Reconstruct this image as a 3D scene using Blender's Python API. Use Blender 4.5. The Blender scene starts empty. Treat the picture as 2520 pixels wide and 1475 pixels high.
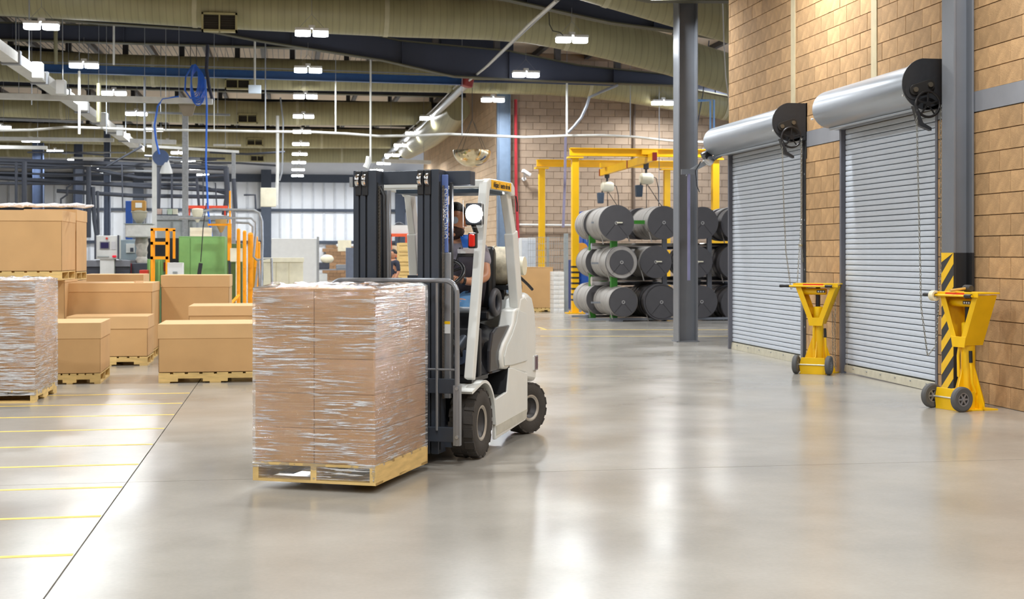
import bpy, math, random
from mathutils import Matrix, Vector, Euler
R = math.radians
rnd = random.Random(7)
F_PX, CX, HY, EYE = 3400.0, 1260.0, 627.0, 1.446
TH = math.atan((1260 - 713) / F_PX)
CT, ST = math.cos(TH), math.sin(TH)
sc = bpy.context.scene
# ---------------------------------------------------------------- camera, world, light, exposure
cd = bpy.data.cameras.new('camera'); cam = bpy.data.objects.new('camera', cd)
sc.collection.objects.link(cam); sc.camera = cam
cam.location = (0, 0, EYE); cam.rotation_euler = (R(90), 0, -TH)
cd.sensor_width = 36; cd.lens = F_PX / 2520 * 36; cd.shift_y = -(737.5 - HY) / 2520
cd.clip_start = .1; cd.clip_end = 400
cd.dof.use_dof = True; cd.dof.focus_distance = 9.8; cd.dof.aperture_fstop = 5.0
w = bpy.data.worlds.new('world'); sc.world = w; w.use_nodes = True
w.node_tree.nodes['Background'].inputs[0].default_value = (.72, .82, 1, 1)
w.node_tree.nodes['Background'].inputs[1].default_value = 3.0
sc.view_settings.view_transform = 'Standard'; sc.view_settings.look = 'None'
sc.view_settings.exposure = -0.36; sc.view_settings.gamma = 1
sc.cycles.max_bounces = 8; sc.cycles.diffuse_bounces = 4; sc.cycles.glossy_bounces = 4
sc.cycles.transparent_max_bounces = 12; sc.cycles.transmission_bounces = 6
sc.cycles.sample_clamp_indirect = 6; sc.cycles.caustics_reflective = False; sc.cycles.caustics_refractive = False
LAMP_W = 215
COL = sc.collection

# ---------------------------------------------------------------- projection helpers (real metres)
def W(px, py, zc):
    xc = (px - CX) * zc / F_PX
    return Vector((xc * CT + zc * ST, -xc * ST + zc * CT, EYE + (HY - py) * zc / F_PX))
def zfl(py, h=0): return F_PX * (EYE - h) / (py - HY)
def FL(px, py, h=0):
    p = W(px, py, zfl(py, h)); p.z = h; return p
def zY(px, Y):
    t = (px - CX) / F_PX; return Y / (CT - t * ST)
def zX(px, X):
    t = (px - CX) / F_PX; return X / (t * CT + ST)
def AY(px, py, Y): return W(px, py, zY(px, Y))
def AX(px, py, X): return W(px, py, zX(px, X))

# ---------------------------------------------------------------- materials
def lin(c):
    c = c / 255.0
    return c / 12.92 if c <= .04045 else ((c + .055) / 1.055) ** 2.4
def rgb(c): return (lin(c[0]), lin(c[1]), lin(c[2]), 1)
MATS = {}
def mat(name, c, rough=.5, metal=0, var=.08, scale=6, bump=0, bscale=60, rand=0, stretch=(1, 1, 1), spec=.5, coat=0, emis=0):
    if name in MATS: return MATS[name]
    m = bpy.data.materials.new(name); m.use_nodes = True; nt = m.node_tree; N = nt.nodes; L = nt.links
    b = N['Principled BSDF']
    b.inputs['Roughness'].default_value = rough; b.inputs['Metallic'].default_value = metal
    b.inputs['Specular IOR Level'].default_value = spec; b.inputs['Coat Weight'].default_value = coat
    base = rgb(c)
    tc = N.new('ShaderNodeTexCoord'); mp = N.new('ShaderNodeMapping'); mp.inputs['Scale'].default_value = stretch
    L.new(tc.outputs['Object'], mp.inputs[0])
    no = N.new('ShaderNodeTexNoise'); no.inputs['Scale'].default_value = scale; no.inputs['Detail'].default_value = 5
    L.new(mp.outputs[0], no.inputs['Vector'])
    val = no.outputs[0]
    mr = N.new('ShaderNodeMapRange'); mr.inputs[1].default_value = .3; mr.inputs[2].default_value = .7
    mr.inputs[3].default_value = 1 - var; mr.inputs[4].default_value = 1 + var
    L.new(val, mr.inputs[0]); val = mr.outputs[0]
    if rand:
        oi = N.new('ShaderNodeObjectInfo'); ge = N.new('ShaderNodeNewGeometry')
        ad = N.new('ShaderNodeMath'); ad.operation = 'ADD'; L.new(oi.outputs['Random'], ad.inputs[0]); L.new(ge.outputs['Random Per Island'], ad.inputs[1])
        fr = N.new('ShaderNodeMath'); fr.operation = 'FRACT'; L.new(ad.outputs[0], fr.inputs[0])
        m2 = N.new('ShaderNodeMapRange'); m2.inputs[3].default_value = 1 - rand; m2.inputs[4].default_value = 1 + rand
        L.new(fr.outputs[0], m2.inputs[0])
        mu = N.new('ShaderNodeMath'); mu.operation = 'MULTIPLY'; L.new(val, mu.inputs[0]); L.new(m2.outputs[0], mu.inputs[1]); val = mu.outputs[0]
    vm = N.new('ShaderNodeVectorMath'); vm.operation = 'SCALE'; vm.inputs[0].default_value = base[:3]
    L.new(val, vm.inputs['Scale']); L.new(vm.outputs[0], b.inputs['Base Color'])
    if bump:
        n2 = N.new('ShaderNodeTexNoise'); n2.inputs['Scale'].default_value = bscale; L.new(mp.outputs[0], n2.inputs['Vector'])
        bu = N.new('ShaderNodeBump'); bu.inputs['Strength'].default_value = bump; bu.inputs['Distance'].default_value = .01
        L.new(n2.outputs[0], bu.inputs['Height']); L.new(bu.outputs[0], b.inputs['Normal'])
    if emis:
        b.inputs['Emission Color'].default_value = base; b.inputs['Emission Strength'].default_value = emis
    MATS[name] = m; return m
def emit(name, c, s):
    m = bpy.data.materials.new(name); m.use_nodes = True; N = m.node_tree.nodes
    b = N['Principled BSDF']; b.inputs['Base Color'].default_value = (.8, .8, .8, 1)
    b.inputs['Emission Color'].default_value = rgb(c); b.inputs['Emission Strength'].default_value = s
    MATS[name] = m; return m

# ---------------------------------------------------------------- mesh helpers
class MB:
    def __init__(s): s.v = []; s.f = []; s.mi = []; s.cur = 0
    def add(s, vs, fs):
        o = len(s.v); s.v += [tuple(p) for p in vs]
        for f in fs: s.f.append([i + o for i in f]); s.mi.append(s.cur)
        return s
    def box(s, x0, x1, y0, y1, z0, z1):
        return s.add([(x0, y0, z0), (x1, y0, z0), (x1, y1, z0), (x0, y1, z0), (x0, y0, z1), (x1, y0, z1), (x1, y1, z1), (x0, y1, z1)],
                     [(3, 2, 1, 0), (4, 5, 6, 7), (0, 1, 5, 4), (1, 2, 6, 5), (2, 3, 7, 6), (3, 0, 4, 7)])
    def hexa(s, bot, top):
        return s.add(list(bot) + list(top), [(3, 2, 1, 0), (4, 5, 6, 7), (0, 1, 5, 4), (1, 2, 6, 5), (2, 3, 7, 6), (3, 0, 4, 7)])
    def prism(s, pts, ax, a0, a1):
        def P(p, a):
            if ax == 'x': return (a, p[0], p[1])
            if ax == 'y': return (p[0], a, p[1])
            return (p[0], p[1], a)
        n = len(pts)
        area = sum(pts[i][0] * pts[(i + 1) % n][1] - pts[(i + 1) % n][0] * pts[i][1] for i in range(n))
        if (area < 0) != (ax == 'y'): pts = pts[::-1]
        vs = [P(p, a0) for p in pts] + [P(p, a1) for p in pts]
        if a1 < a0: vs = vs[n:] + vs[:n]
        fs = [list(range(n))[::-1], list(range(n, 2 * n))] + [(i, (i + 1) % n, n + (i + 1) % n, n + i) for i in range(n)]
        return s.add(vs, fs)
    def tube(s, pts, r, n=8, cap=True, close=False):
        pts = [Vector(p) for p in pts]; m = len(pts); rs = r if isinstance(r, (list, tuple)) else [r] * m
        up = None; vs = []
        for i, p in enumerate(pts):
            if close: d = pts[(i + 1) % m] - pts[i - 1]
            else: d = pts[min(i + 1, m - 1)] - pts[max(i - 1, 0)]
            d.normalize()
            if up is None:
                up = Vector((0, 0, 1)) if abs(d.z) < .9 else Vector((1, 0, 0))
            a = d.cross(up).normalized(); b = a.cross(d).normalized(); up = b
            for k in range(n):
                t = 2 * math.pi * (k + .5) / n
                vs.append(p + (a * math.cos(t) + b * math.sin(t)) * rs[i])
        fs = []
        for i in range(m if close else m - 1):
            j = (i + 1) % m
            for k in range(n):
                l = (k + 1) % n; fs.append((i * n + k, i * n + l, j * n + l, j * n + k))
        if cap and not close: fs += [list(range(n))[::-1], list(range((m - 1) * n, m * n))]
        return s.add(vs, fs)
    def cyl(s, p0, p1, r0, r1=None, n=20): return s.tube([p0, p1], [r0, r0 if r1 is None else r1], n)
    def lathe(s, prof, o=(0, 0, 0), ax='z', n=24):
        vs = []; m = len(prof)
        for r, h in prof:
            for k in range(n):
                t = 2 * math.pi * k / n; c, q = r * math.cos(t), r * math.sin(t)
                p = (c, q, h) if ax == 'z' else ((h, c, q) if ax == 'x' else (q, h, c))
                vs.append((o[0] + p[0], o[1] + p[1], o[2] + p[2]))
        fs = [(i * n + k, i * n + (k + 1) % n, (i + 1) * n + (k + 1) % n, (i + 1) * n + k) for i in range(m - 1) for k in range(n)]
        op = prof[0] == prof[-1]
        if prof[0][0] > 1e-6 and not op: fs.append(list(range(n))[::-1])
        if prof[-1][0] > 1e-6 and not op: fs.append(list(range((m - 1) * n, m * n)))
        return s.add(vs, fs)
    def sphere(s, c, r, nu=20, nv=12, fn=None):
        r = r if isinstance(r, (tuple, list)) else (r, r, r); vs = []
        for j in range(nv + 1):
            ph = math.pi * j / nv
            for i in range(nu):
                t = 2 * math.pi * i / nu
                d = Vector((math.sin(ph) * math.cos(t), math.sin(ph) * math.sin(t), math.cos(ph)))
                q = Vector((d.x * r[0], d.y * r[1], d.z * r[2]))
                if fn: q = fn(q, d)
                vs.append(q + Vector(c))
        fs = [(j * nu + i, (j + 1) * nu + i, (j + 1) * nu + (i + 1) % nu, j * nu + (i + 1) % nu) for j in range(nv) for i in range(nu)]
        return s.add(vs, fs)
    def mesh(s, name, mats, smooth=False):
        me = bpy.data.meshes.new(name); me.from_pydata(s.v, [], s.f)
        for m in (mats if isinstance(mats, (list, tuple)) else [mats]): me.materials.append(m)
        if len(me.materials) > 1: me.polygons.foreach_set('material_index', s.mi)
        me.validate(); me.update()
        if smooth:
            me.shade_smooth(); me.set_sharp_from_angle(angle=R(38))
        return me
    def build(s, name, mats, parent=None, loc=None, rot=None, smooth=False, bevel=0, kind=None):
        o = bpy.data.objects.new(name, s.mesh(name, mats, smooth)); COL.objects.link(o)
        if parent: o.parent = parent
        if loc is not None: o.location = loc
        if rot is not None: o.rotation_euler = rot
        if bevel:
            b = o.modifiers.new('bevel', 'BEVEL'); b.width = bevel; b.segments = 2; b.limit_method = 'ANGLE'; b.angle_limit = R(40)
        if kind: o['kind'] = kind
        return o
def tag(o, label=None, cat=None, group=None, kind=None):
    if label: o['label'] = label
    if cat: o['category'] = cat
    if group: o['group'] = group
    if kind: o['kind'] = kind
    return o
def thing(name, label, cat, loc=(0, 0, 0), rz=0, group=None):
    o = bpy.data.objects.new(name, None); COL.objects.link(o); o.location = loc; o.rotation_euler = (0, 0, rz); o.empty_display_size = .1
    return tag(o, label, cat, group)
def inst(o, parent=None, loc=None, rot=None, name=None, kids=True):
    c = o.copy(); COL.objects.link(c)
    if parent: c.parent = parent
    if loc is not None: c.location = loc
    if rot is not None: c.rotation_euler = rot
    if kids:
        for ch in [q for q in KIDS.get(o.name, [])]: inst(ch, c)
    return c
KIDS = {}
def kids_of(o):
    KIDS[o.name] = [q for q in COL.objects if q.parent == o]
    for q in KIDS[o.name]: kids_of(q)
def text(body, size, m, parent, loc, mtx, name='lettering', sx=1, ext=.0008):
    cu = bpy.data.curves.new(name, 'FONT'); cu.body = body; cu.size = size; cu.extrude = ext
    cu.align_x = 'CENTER'; cu.align_y = 'CENTER'; cu.materials.append(m)
    o = bpy.data.objects.new(name, cu); COL.objects.link(o)
    dg = bpy.context.evaluated_depsgraph_get(); me = bpy.data.meshes.new_from_object(o.evaluated_get(dg)); bpy.data.objects.remove(o)
    if not me.materials: me.materials.append(m)
    o = bpy.data.objects.new(name, me); COL.objects.link(o); o.parent = parent
    M = Matrix(mtx).transposed().to_4x4(); M.translation = Vector(loc); o.matrix_local = M @ Matrix.Diagonal((sx, 1, 1, 1))
    return o
ORD = ['first', 'second', 'third', 'fourth', 'fifth', 'sixth', 'seventh', 'eighth', 'ninth', 'tenth', 'eleventh', 'twelfth']

# common materials
M_block = mat('split block', (180, 144, 102), .9, var=.16, scale=9, bump=.35, bscale=60, rand=.16)
M_blockB = mat('split block far', (164, 144, 124), .9, var=.08, scale=5, bump=.2, bscale=50, rand=.10)
M_mortar = mat('mortar', (190, 166, 136), .95, var=.15, scale=14)
M_mortarB = mat('mortar far', (150, 126, 102), .95, var=.1, scale=9)
M_steel = mat('grey painted steel', (112, 115, 121), .28, var=.06, scale=3)
M_steelL = mat('light grey steel', (160, 162, 166), .45, var=.05, scale=3)
M_bandg = mat('grey lintel paint', (138, 139, 144), .55, var=.06, scale=4)
M_navy = mat('navy roof steel', (52, 58, 76), .6, var=.1, scale=1)
M_deck = mat('roof insulation', (198, 184, 168), .8, var=.12, scale=.6)
M_duct = mat('olive duct wrap', (150, 144, 108), .42, var=.10, scale=1.2, bump=.12, bscale=9, stretch=(6, 1, 1))
_nt = M_duct.node_tree; _wv = _nt.nodes.new('ShaderNodeTexWave'); _wv.inputs['Scale'].default_value = 2.2; _wv.inputs['Distortion'].default_value = .4
_nt.links.new(_nt.nodes['Texture Coordinate'].outputs['Object'], _wv.inputs['Vector'])
_mr = _nt.nodes.new('ShaderNodeMapRange'); _mr.inputs[1].default_value = 0; _mr.inputs[2].default_value = .14; _mr.inputs[3].default_value = .80; _mr.inputs[4].default_value = 1
_nt.links.new(_wv.outputs['Fac'], _mr.inputs[0]); _vs = [n for n in _nt.nodes if n.type == 'VECT_MATH'][0]; _mm = _nt.nodes.new('ShaderNodeMath'); _mm.operation = 'MULTIPLY'
_nt.links.new(_vs.inputs['Scale'].links[0].from_socket, _mm.inputs[0]); _nt.links.new(_mr.outputs[0], _mm.inputs[1]); _nt.links.new(_mm.outputs[0], _vs.inputs['Scale'])
M_white = mat('white paint', (226, 227, 226), .5, var=.03)
M_wwall = mat('white metal cladding', (232, 235, 240), .5, var=.05, scale=1)
M_galv = mat('galvanised steel', (176, 180, 184), .32, .7, var=.12, scale=20)
M_slat = mat('door slat paint', (200, 207, 217), .45, 0, var=.05, scale=8, stretch=(1, 1, 8))
M_slatgap = mat('slat seam shadow metal', (70, 72, 66), .6, var=.1)
M_hood = mat('hood sheet metal', (164, 170, 178), .33, .5, var=.04, scale=2)
M_black = mat('black metal', (34, 35, 38), .45, var=.15, scale=20)
M_blackp = mat('black plastic', (30, 31, 34), .35, var=.1)
M_rubber = mat('tyre rubber', (62, 58, 54), .8, var=.12, scale=12, bump=.2, bscale=80)
M_yel = mat('yellow paint', (240, 190, 8), .38, var=.05, scale=8)
M_yelc = mat('crane yellow', (244, 188, 12), .4, var=.04, scale=4)
M_red = mat('red paint', (200, 52, 34), .4)
M_orange = mat('orange guard paint', (246, 158, 12), .4)
M_card = mat('cardboard', (198, 157, 106), .75, var=.05, scale=3, bump=.04, bscale=150)
M_cardL = mat('cardboard lid', (208, 168, 118), .75, var=.05, scale=3)
M_cardi = mat('cardboard pale face', (224, 192, 152), .75, var=.04, scale=3)
M_wood = mat('pallet wood', (214, 182, 118), .75, var=.16, scale=5, rand=.1, stretch=(1, 1, 6), bump=.1)
M_green = mat('machine green', (112, 158, 92), .5, var=.06, scale=3)
M_greenr = mat('rack green', (62, 140, 48), .45)
M_blue = mat('machine blue', (36, 84, 168), .45)
M_bluebeam = mat('crane blue', (40, 84, 140), .45, var=.08)
M_hose = mat('blue hose', (48, 108, 214), .35)
M_chrome = mat('chrome', (210, 210, 212), .15, 1, var=.03)
M_grey = mat('mid grey', (128, 132, 138), .5)
M_cream = mat('cream plastic', (226, 220, 196), .5)
M_lamp = emit('led diffuser', (250, 252, 255), 25)
# ================================================================ STRUCTURE
# floor: dark sub-base, polished slabs separated by saw-cut joints
def floor_mat():
    m = bpy.data.materials.new('polished concrete'); m.use_nodes = True; nt = m.node_tree; N = nt.nodes; L = nt.links
    b = N['Principled BSDF']; tc = N.new('ShaderNodeTexCoord')
    n1 = N.new('ShaderNodeTexNoise'); n1.inputs['Scale'].default_value = .55; n1.inputs['Detail'].default_value = 8; n1.inputs['Roughness'].default_value = .6
    L.new(tc.outputs['Object'], n1.inputs['Vector'])
    r = N.new('ShaderNodeValToRGB'); r.color_ramp.elements[0].position = .3; r.color_ramp.elements[0].color = rgb((144, 139, 130))
    r.color_ramp.elements[1].position = .72; r.color_ramp.elements[1].color = rgb((174, 169, 159))
    L.new(n1.outputs[0], r.inputs[0])
    n2 = N.new('ShaderNodeTexNoise'); n2.inputs['Scale'].default_value = 45; n2.inputs['Detail'].default_value = 4; L.new(tc.outputs['Object'], n2.inputs['Vector'])
    mr = N.new('ShaderNodeMapRange'); mr.inputs[3].default_value = .93; mr.inputs[4].default_value = 1.07; L.new(n2.outputs[0], mr.inputs[0])
    vm = N.new('ShaderNodeVectorMath'); vm.operation = 'SCALE'; L.new(r.outputs[0], vm.inputs[0]); L.new(mr.outputs[0], vm.inputs['Scale'])
    L.new(vm.outputs[0], b.inputs['Base Color'])
    n3 = N.new('ShaderNodeTexNoise'); n3.inputs['Scale'].default_value = .9; n3.inputs['Detail'].default_value = 6; L.new(tc.outputs['Object'], n3.inputs['Vector'])
    m3 = N.new('ShaderNodeMapRange'); m3.inputs[1].default_value = .3; m3.inputs[2].default_value = .7; m3.inputs[3].default_value = .16; m3.inputs[4].default_value = .27; L.new(n3.outputs[0], m3.inputs[0])
    L.new(m3.outputs[0], b.inputs['Roughness']); b.inputs['Specular IOR Level'].default_value = .5
    bu = N.new('ShaderNodeBump'); bu.inputs['Strength'].default_value = .03; bu.inputs['Distance'].default_value = .01
    L.new(n2.outputs[0], bu.inputs['Height']); L.new(bu.outputs[0], b.inputs['Normal'])
    MATS['floor'] = m; return m
M_floor = floor_mat()
fl = MB().box(-34, 22, -14, 92, -.3, -.012).build('floor', mat('joint grime', (62, 56, 46), .9), kind='structure')
JX = -1.02; g = .004
ys = [-14] + [zfl(1165) / 1.0 - .2, 24.0, 44.0, 66.0] + [92]
ys = [-14, 9.05, 21.3, 33.5, 46, 60, 92]
for i in range(len(ys) - 1):
    for x0, x1 in ((-34, -13.2), (-13.2, JX), (JX, 22)):
        MB().box(x0 + g, x1 - g, ys[i] + g, ys[i + 1] - g, -.012, 0).build('slab', M_floor, fl)
M_line = mat('floor tape yellow', (232, 196, 84), .5, var=.14, scale=9)
def marking(pts, wd=.05):
    mb = MB()
    for a, b in zip(pts, pts[1:]):
        a = Vector(a); b = Vector(b); d = (b - a).normalized(); n = Vector((-d.y, d.x, 0)) * wd / 2
        mb.hexa([a - n, b - n, b + n, a + n], [p + Vector((0, 0, .0015)) for p in (a - n, b - n, b + n, a + n)])
    mb.build('floor_marking', M_line, fl)
for py in (1366, 1271, 1199, 1143, 1094, 1055, 1021, 993, 968):
    zc = zfl(py); Y = (zc - JX * ST) / CT
    L_ = -3.1 if py == 968 else -8
    marking([(L_, Y - .05, 0), (JX - .01, Y, 0)], .045)
marking([FL(1325, 806), FL(1345, 812)]); marking([FL(1330, 812), FL(1800, 812)], .08); marking([FL(1330, 828), FL(1800, 828)], .06)
marking([FL(740, 690), FL(790, 690)], .15)

# right wall ---------------------------------------------------------
XW = 6.68; YEND = 20.42
def yW(px): 
    z = zX(px, XW); t = (px - CX) / F_PX; return z * (CT - t * ST)
D1 = (yW(1979), yW(1797)); D2 = (yW(2311), yW(2075))
D1 = (D1[0], D1[1] - .02)
DH = 2.98
Y0, CH, BL = 6.0, .2032, .4064
wr = MB()
wt = .2
def solid(y0, y1, z0, z1): wr.box(XW, XW + wt, y0, y1, z0, z1)
ZT = 7.29
solid(-14, D2[0], 0, ZT); solid(D2[0], D2[1], DH, ZT); solid(D2[1], D1[0] - .13, 0, ZT); solid(D1[0] - .13, D1[1], DH, ZT); solid(D1[1], YEND, 0, ZT)
wallR = wr.build('wall_right', M_mortar, kind='structure')
def block_mesh(lx, ly, lz, m, name='block'):
    # slightly chamfered split-face block, centred
    mb = MB(); c = .006
    x, y, z = lx / 2, ly / 2, lz / 2
    mb.hexa([(-x, -y, -z), (x, -y, -z), (x, y, -z), (-x, y, -z)], [(-x, -y, z), (x, -y, z), (x, y, z), (-x, y, z)])
    return mb
gap = .009
def blocks_right():
    cand = []
    n = int((ZT) / CH)
    for k in range(n):
        z0 = k * CH
        off = (k % 2) * BL / 2
        j = 0; y = 11.2 + off
        while y < YEND:
            a, b = y, min(y + BL, YEND)
            # clip by doors / band
            segs = [(a, b)]
            if z0 + CH * .5 < DH:
                for d0, d1 in (D2, (D1[0] - .13, D1[1])):
                    ns = []
                    for s0, s1 in segs:
                        if s1 <= d0 or s0 >= d1: ns.append((s0, s1))
                        else:
                            if s0 < d0 - .05: ns.append((s0, d0))
                            if s1 > d1 + .05: ns.append((d1, s1))
                    segs = ns
            band = 2.86 < z0 + CH / 2 < 3.06
            if not band:
                for s0, s1 in segs:
                    if s1 - s0 > .03: cand.append((s0, s1, z0, CH))
            y += BL
    return cand
bl = blocks_right()
# visible window: below line of frame top
def vis(s0, s1, z0):
    t = None
    yc = (s0 + s1) / 2; zc = XW * ST + yc * CT
    py = HY - (z0 - EYE) * F_PX / zc; xc = XW * CT - yc * ST; px = CX + xc * F_PX / zc
    return py > -10 and px < 2560
near = [q for q in bl if vis(*q[:3])]
near.sort(key=lambda q: q[0])
full = block_mesh(.024, BL - gap, CH - gap, M_block).mesh('block', M_block)
cnt = 0; rest = MB()
for q in bl:
    s0, s1, z0, h = q
    dx = -.012 + rnd.uniform(-.0018, .0018)
    if cnt < 298 and vis(s0, s1, z0):
        if abs((s1 - s0) - BL) < 1e-4: me = full
        else: me = block_mesh(.024, s1 - s0 - gap, h - gap, M_block).mesh('block', M_block)
        o = bpy.data.objects.new('block', me); COL.objects.link(o); o.parent = wallR
        o.location = (XW + dx, (s0 + s1) / 2, z0 + h / 2); cnt += 1
    else: rest.box(XW + dx - .012, XW, s0 + gap / 2, s1 - gap / 2, z0 + gap / 2, z0 + h - gap / 2)
# nearer, unseen part of wall
for k in range(int(ZT / CH)):
    y = -4 + (k % 2) * BL / 2
    while y + BL <= 11.2 + 1e-6 + (k % 2) * BL / 2 - .01:
        rest.box(XW - .024, XW, y + gap / 2, y + BL - gap / 2, k * CH + gap / 2, (k + 1) * CH - gap / 2); y += BL
rest.build('block_field', M_block, wallR, kind='stuff')
# grey steel lintel band
for a, b in ((-4, D2[0] - .02), (D2[1] + .01, D1[0] - .14)):
    MB().box(XW - .03, XW, a, b, 2.85, 3.05).build('lintel_band', M_bandg, wallR)
M_joint = mat('cream joint sealant', (196, 182, 148), .8, var=.08)
for px in (1957, 2157):
    y = yW(px); MB().box(XW - .034, XW, y - .075, y + .075, 3.06, ZT).build('control_joint', M_joint, wallR)
for z in (.35, .9, 1.5, 2.1, 2.5):     # mortar smears left by old anchor lines
    pass
# end return of that wall and its back side
MB().box(XW + .2, 15, YEND - .2, YEND, 0, 7).build('wall_dock_return', M_blockB, kind='structure')
# back block wall ----------------------------------------------------
YB = 39.5; XL = 5.95
XR = 16.0
bw = MB().box(XL, XR, YB, YB + .3, 0, 7.29).build('wall_back', M_mortarB, kind='structure')
fb = MB().box(-BL / 2 + .006, BL / 2 - .006, -.012, .012, -CH / 2 + .006, CH / 2 - .006).mesh('block', M_blockB)
cnt = 0; rb = MB()
for k in range(35):
    z0 = k * CH; x = XL + (k % 2) * BL / 2
    if k % 2: rb.box(XL, x - .008, YB - .02, YB, z0 + .006, z0 + CH - .006)
    while x < XR - .2:
        xc = x + BL / 2; zc = xc * ST + YB * CT; px = CX + (xc * CT - YB * ST) * F_PX / zc; py = HY - (z0 - EYE) * F_PX / zc
        ok = 1255 < px < 1650 and 240 < py < 700
        if ok and cnt < 298:
            o = bpy.data.objects.new('block', fb); COL.objects.link(o); o.parent = bw; o.location = (xc, YB - .01 + rnd.uniform(-.003, .003), z0 + CH / 2); cnt += 1
        else: rb.box(x + .006, x + BL - .006, YB - .02, YB, z0 + .006, z0 + CH - .006)
        x += BL
rb.build('block_field', M_blockB, bw, kind='stuff')
# receding wall beyond the corner (seen edge-on) and far cladding wall
ws = MB().box(XL, XL + .3, YB + .3, 62, 0, 7.29).build('wall_side', mat('tan receding wall', (206, 178, 146), .85, var=.06, scale=2), kind='structure')
sb = MB()
for k in range(30):
    y = YB + .3 + (k % 2) * .2
    while y < 60: sb.box(XL - .012, XL, y + .006, y + BL - .006, k * CH + .006, (k + 1) * CH - .006); y += BL
sb.build('block_field', mat('tan blocks', (208, 180, 148), .85, var=.05, rand=.08), ws, kind='stuff')
YF = 79.0
wf = MB().box(-42, 14, YF, YF + .2, 0, 7.29).build('wall_far', M_wwall, kind='structure')
rib = MB().box(-.05, .05, -.05, 0, 0, 6).mesh('panel_rib', mat('cladding rib', (206, 210, 216), .5))
for i in range(90):
    o = bpy.data.objects.new('panel_rib', rib); COL.objects.link(o); o.parent = wf; o.location = (-42 + i * .61, YF, 0)
M_girt = mat('girt steel', (66, 74, 88), .55)
for h, th in ((3.95, .16), (2.15, .16), (5.75, .45)):
    MB().box(-42, 7 if h != 2.15 else 6.5, YF - .18, YF - .05, h - th / 2, h + th / 2).build('girt', M_girt, wf)
for px in (94, 193, 340, 655, 985):
    c = AY(px, 600, YF - .5); MB().box(c.x - .28, c.x + .28, YF - .6, YF - .2, 0, 6.2).build('steel_column', M_girt, wf)
# brown block dado right of the white panel
for i in range(13):
    for k in range(10):
        a = AY(795, 600, YF - .35).x + i * .42 + (k % 2) * .2
        MB().box(a, a + .405, YF - .42, YF - .25, k * .2, k * .2 + .19).build('dado_block', M_blockB, wf) if False else None
a = AY(793, 600, YF).x; b = AY(1000, 600, YF).x; db = MB()
for k in range(10):
    x = a + (k % 2) * .2
    while x < b: db.box(x, x + .4, YF - .4, YF - .2, k * .2, k * .2 + .19); x += .41
db.build('block_dado', mat('brown dado block', (150, 116, 84), .85, rand=.15), wf, kind='stuff')
MB().box(-34, XW, -9.2, -9, 0, 7.29).build('wall_rear', M_blockB, kind='structure')
# left side closure wall, distant
MB().box(-34.3, -34, -14, 78.9, 0, 7.29).build('wall_left', M_wwall, kind='structure')

# ceiling ------------------------------------------------------------
DECK = 7.3
def zb(x): return DECK
ceil = MB().box(-34, XW + .2, -14, YEND, DECK, DECK + .1).box(-34, 16, YEND, 92, DECK, DECK + .1).build('ceiling', M_deck, kind='structure')
def rafter(Y, bot, top=None, worldpts=None):
    if worldpts: B, T = worldpts
    else:
        B = [AY(x, y, Y) for x, y in bot]; T = [AY(x, y, Y) for x, y in top] if top else [Vector((p.x, Y, DECK)) for p in B]
        B = [(p.x, p.z) for p in B]; T = [(p.x, min(p.z, DECK)) for p in T]
    def interp(P, x):
        if x <= P[0][0]: return P[0][1]
        for a, b in zip(P, P[1:]):
            if x <= b[0]: return a[1] + (b[1] - a[1]) * (x - a[0]) / (b[0] - a[0])
        return P[-1][1]
    xs = sorted(set([p[0] for p in B] + [p[0] for p in T if B[0][0] <= p[0] <= B[-1][0]]))
    w_ = MB(); fl_ = MB()
    for a, b in zip(xs, xs[1:]):
        if b - a < .01: continue
        za, zb_, ta, tb = interp(B, a), interp(B, b), interp(T, a), interp(T, b)
        def seg(mb, h, l0, l1, u0, u1): mb.hexa([(a, Y - h, l0), (b, Y - h, l1), (b, Y + h, l1), (a, Y + h, l0)], [(a, Y - h, u0), (b, Y - h, u1), (b, Y + h, u1), (a, Y + h, u0)])
        seg(w_, .012, za, zb_, ta, tb); seg(fl_, .13, za, zb_, za + .025, zb_ + .025); seg(fl_, .13, ta - .025, tb - .025, ta, tb)
    x = xs[0] + .6
    while x < xs[-1] - .3: w_.box(x - .008, x + .008, Y - .12, Y + .12, interp(B, x), interp(T, x)); x += 2.6
    r_ = w_.build('rafter', M_navy, ceil); fl_.build('rafter_flange', mat('olive flange', (78, 76, 58), .6), r_)
    # short stubs up to the deck
    x = xs[0] + .9
    while x < xs[-1] - .3:
        t = interp(T, x)
        if DECK - t > .08: MB().box(x - .07, x + .07, Y - .1, Y + .1, t, DECK).build('rafter_stub', mat('purlin dark', (70, 68, 70), .6), ceil)
        x += 1.5
    return B, T
rafter(21.8, [(1300, -60), (1600, 4), (1900, 6)])
rafter(27.2, [(900, -60), (1250, 2), (1400, 36), (1500, 58), (1650, 78), (1820, 104), (2000, 140)])
rafter(33.2, [(-500, 10), (0, 38), (250, 60), (500, 76), (640, 103), (940, 150), (1117, 190), (1300, 200), (1650, 212), (1850, 250), (2100, 300)],
       [(-500, -40), (0, 0), (640, 40), (900, 82), (984, 100), (1250, 125), (1420, 160), (1650, 184), (1850, 215), (2100, 260)])
wp = rafter(38.95, [(-500, 130), (0, 160), (250, 178), (900, 192), (1235, 200)], [(-500, 90), (0, 108), (250, 136), (500, 141), (850, 150), (1235, 160)])
for Y in (50.0, 60.5, 70.6):
    k = .35
    rafter(Y, None, None, ([(x * 1.0 - (0 if x > 0 else 4), z) for x, z in wp[0]], [(x * 1.0 - (0 if x > 0 else 4), min(z + .1, DECK)) for x, z in wp[1]]))
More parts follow.
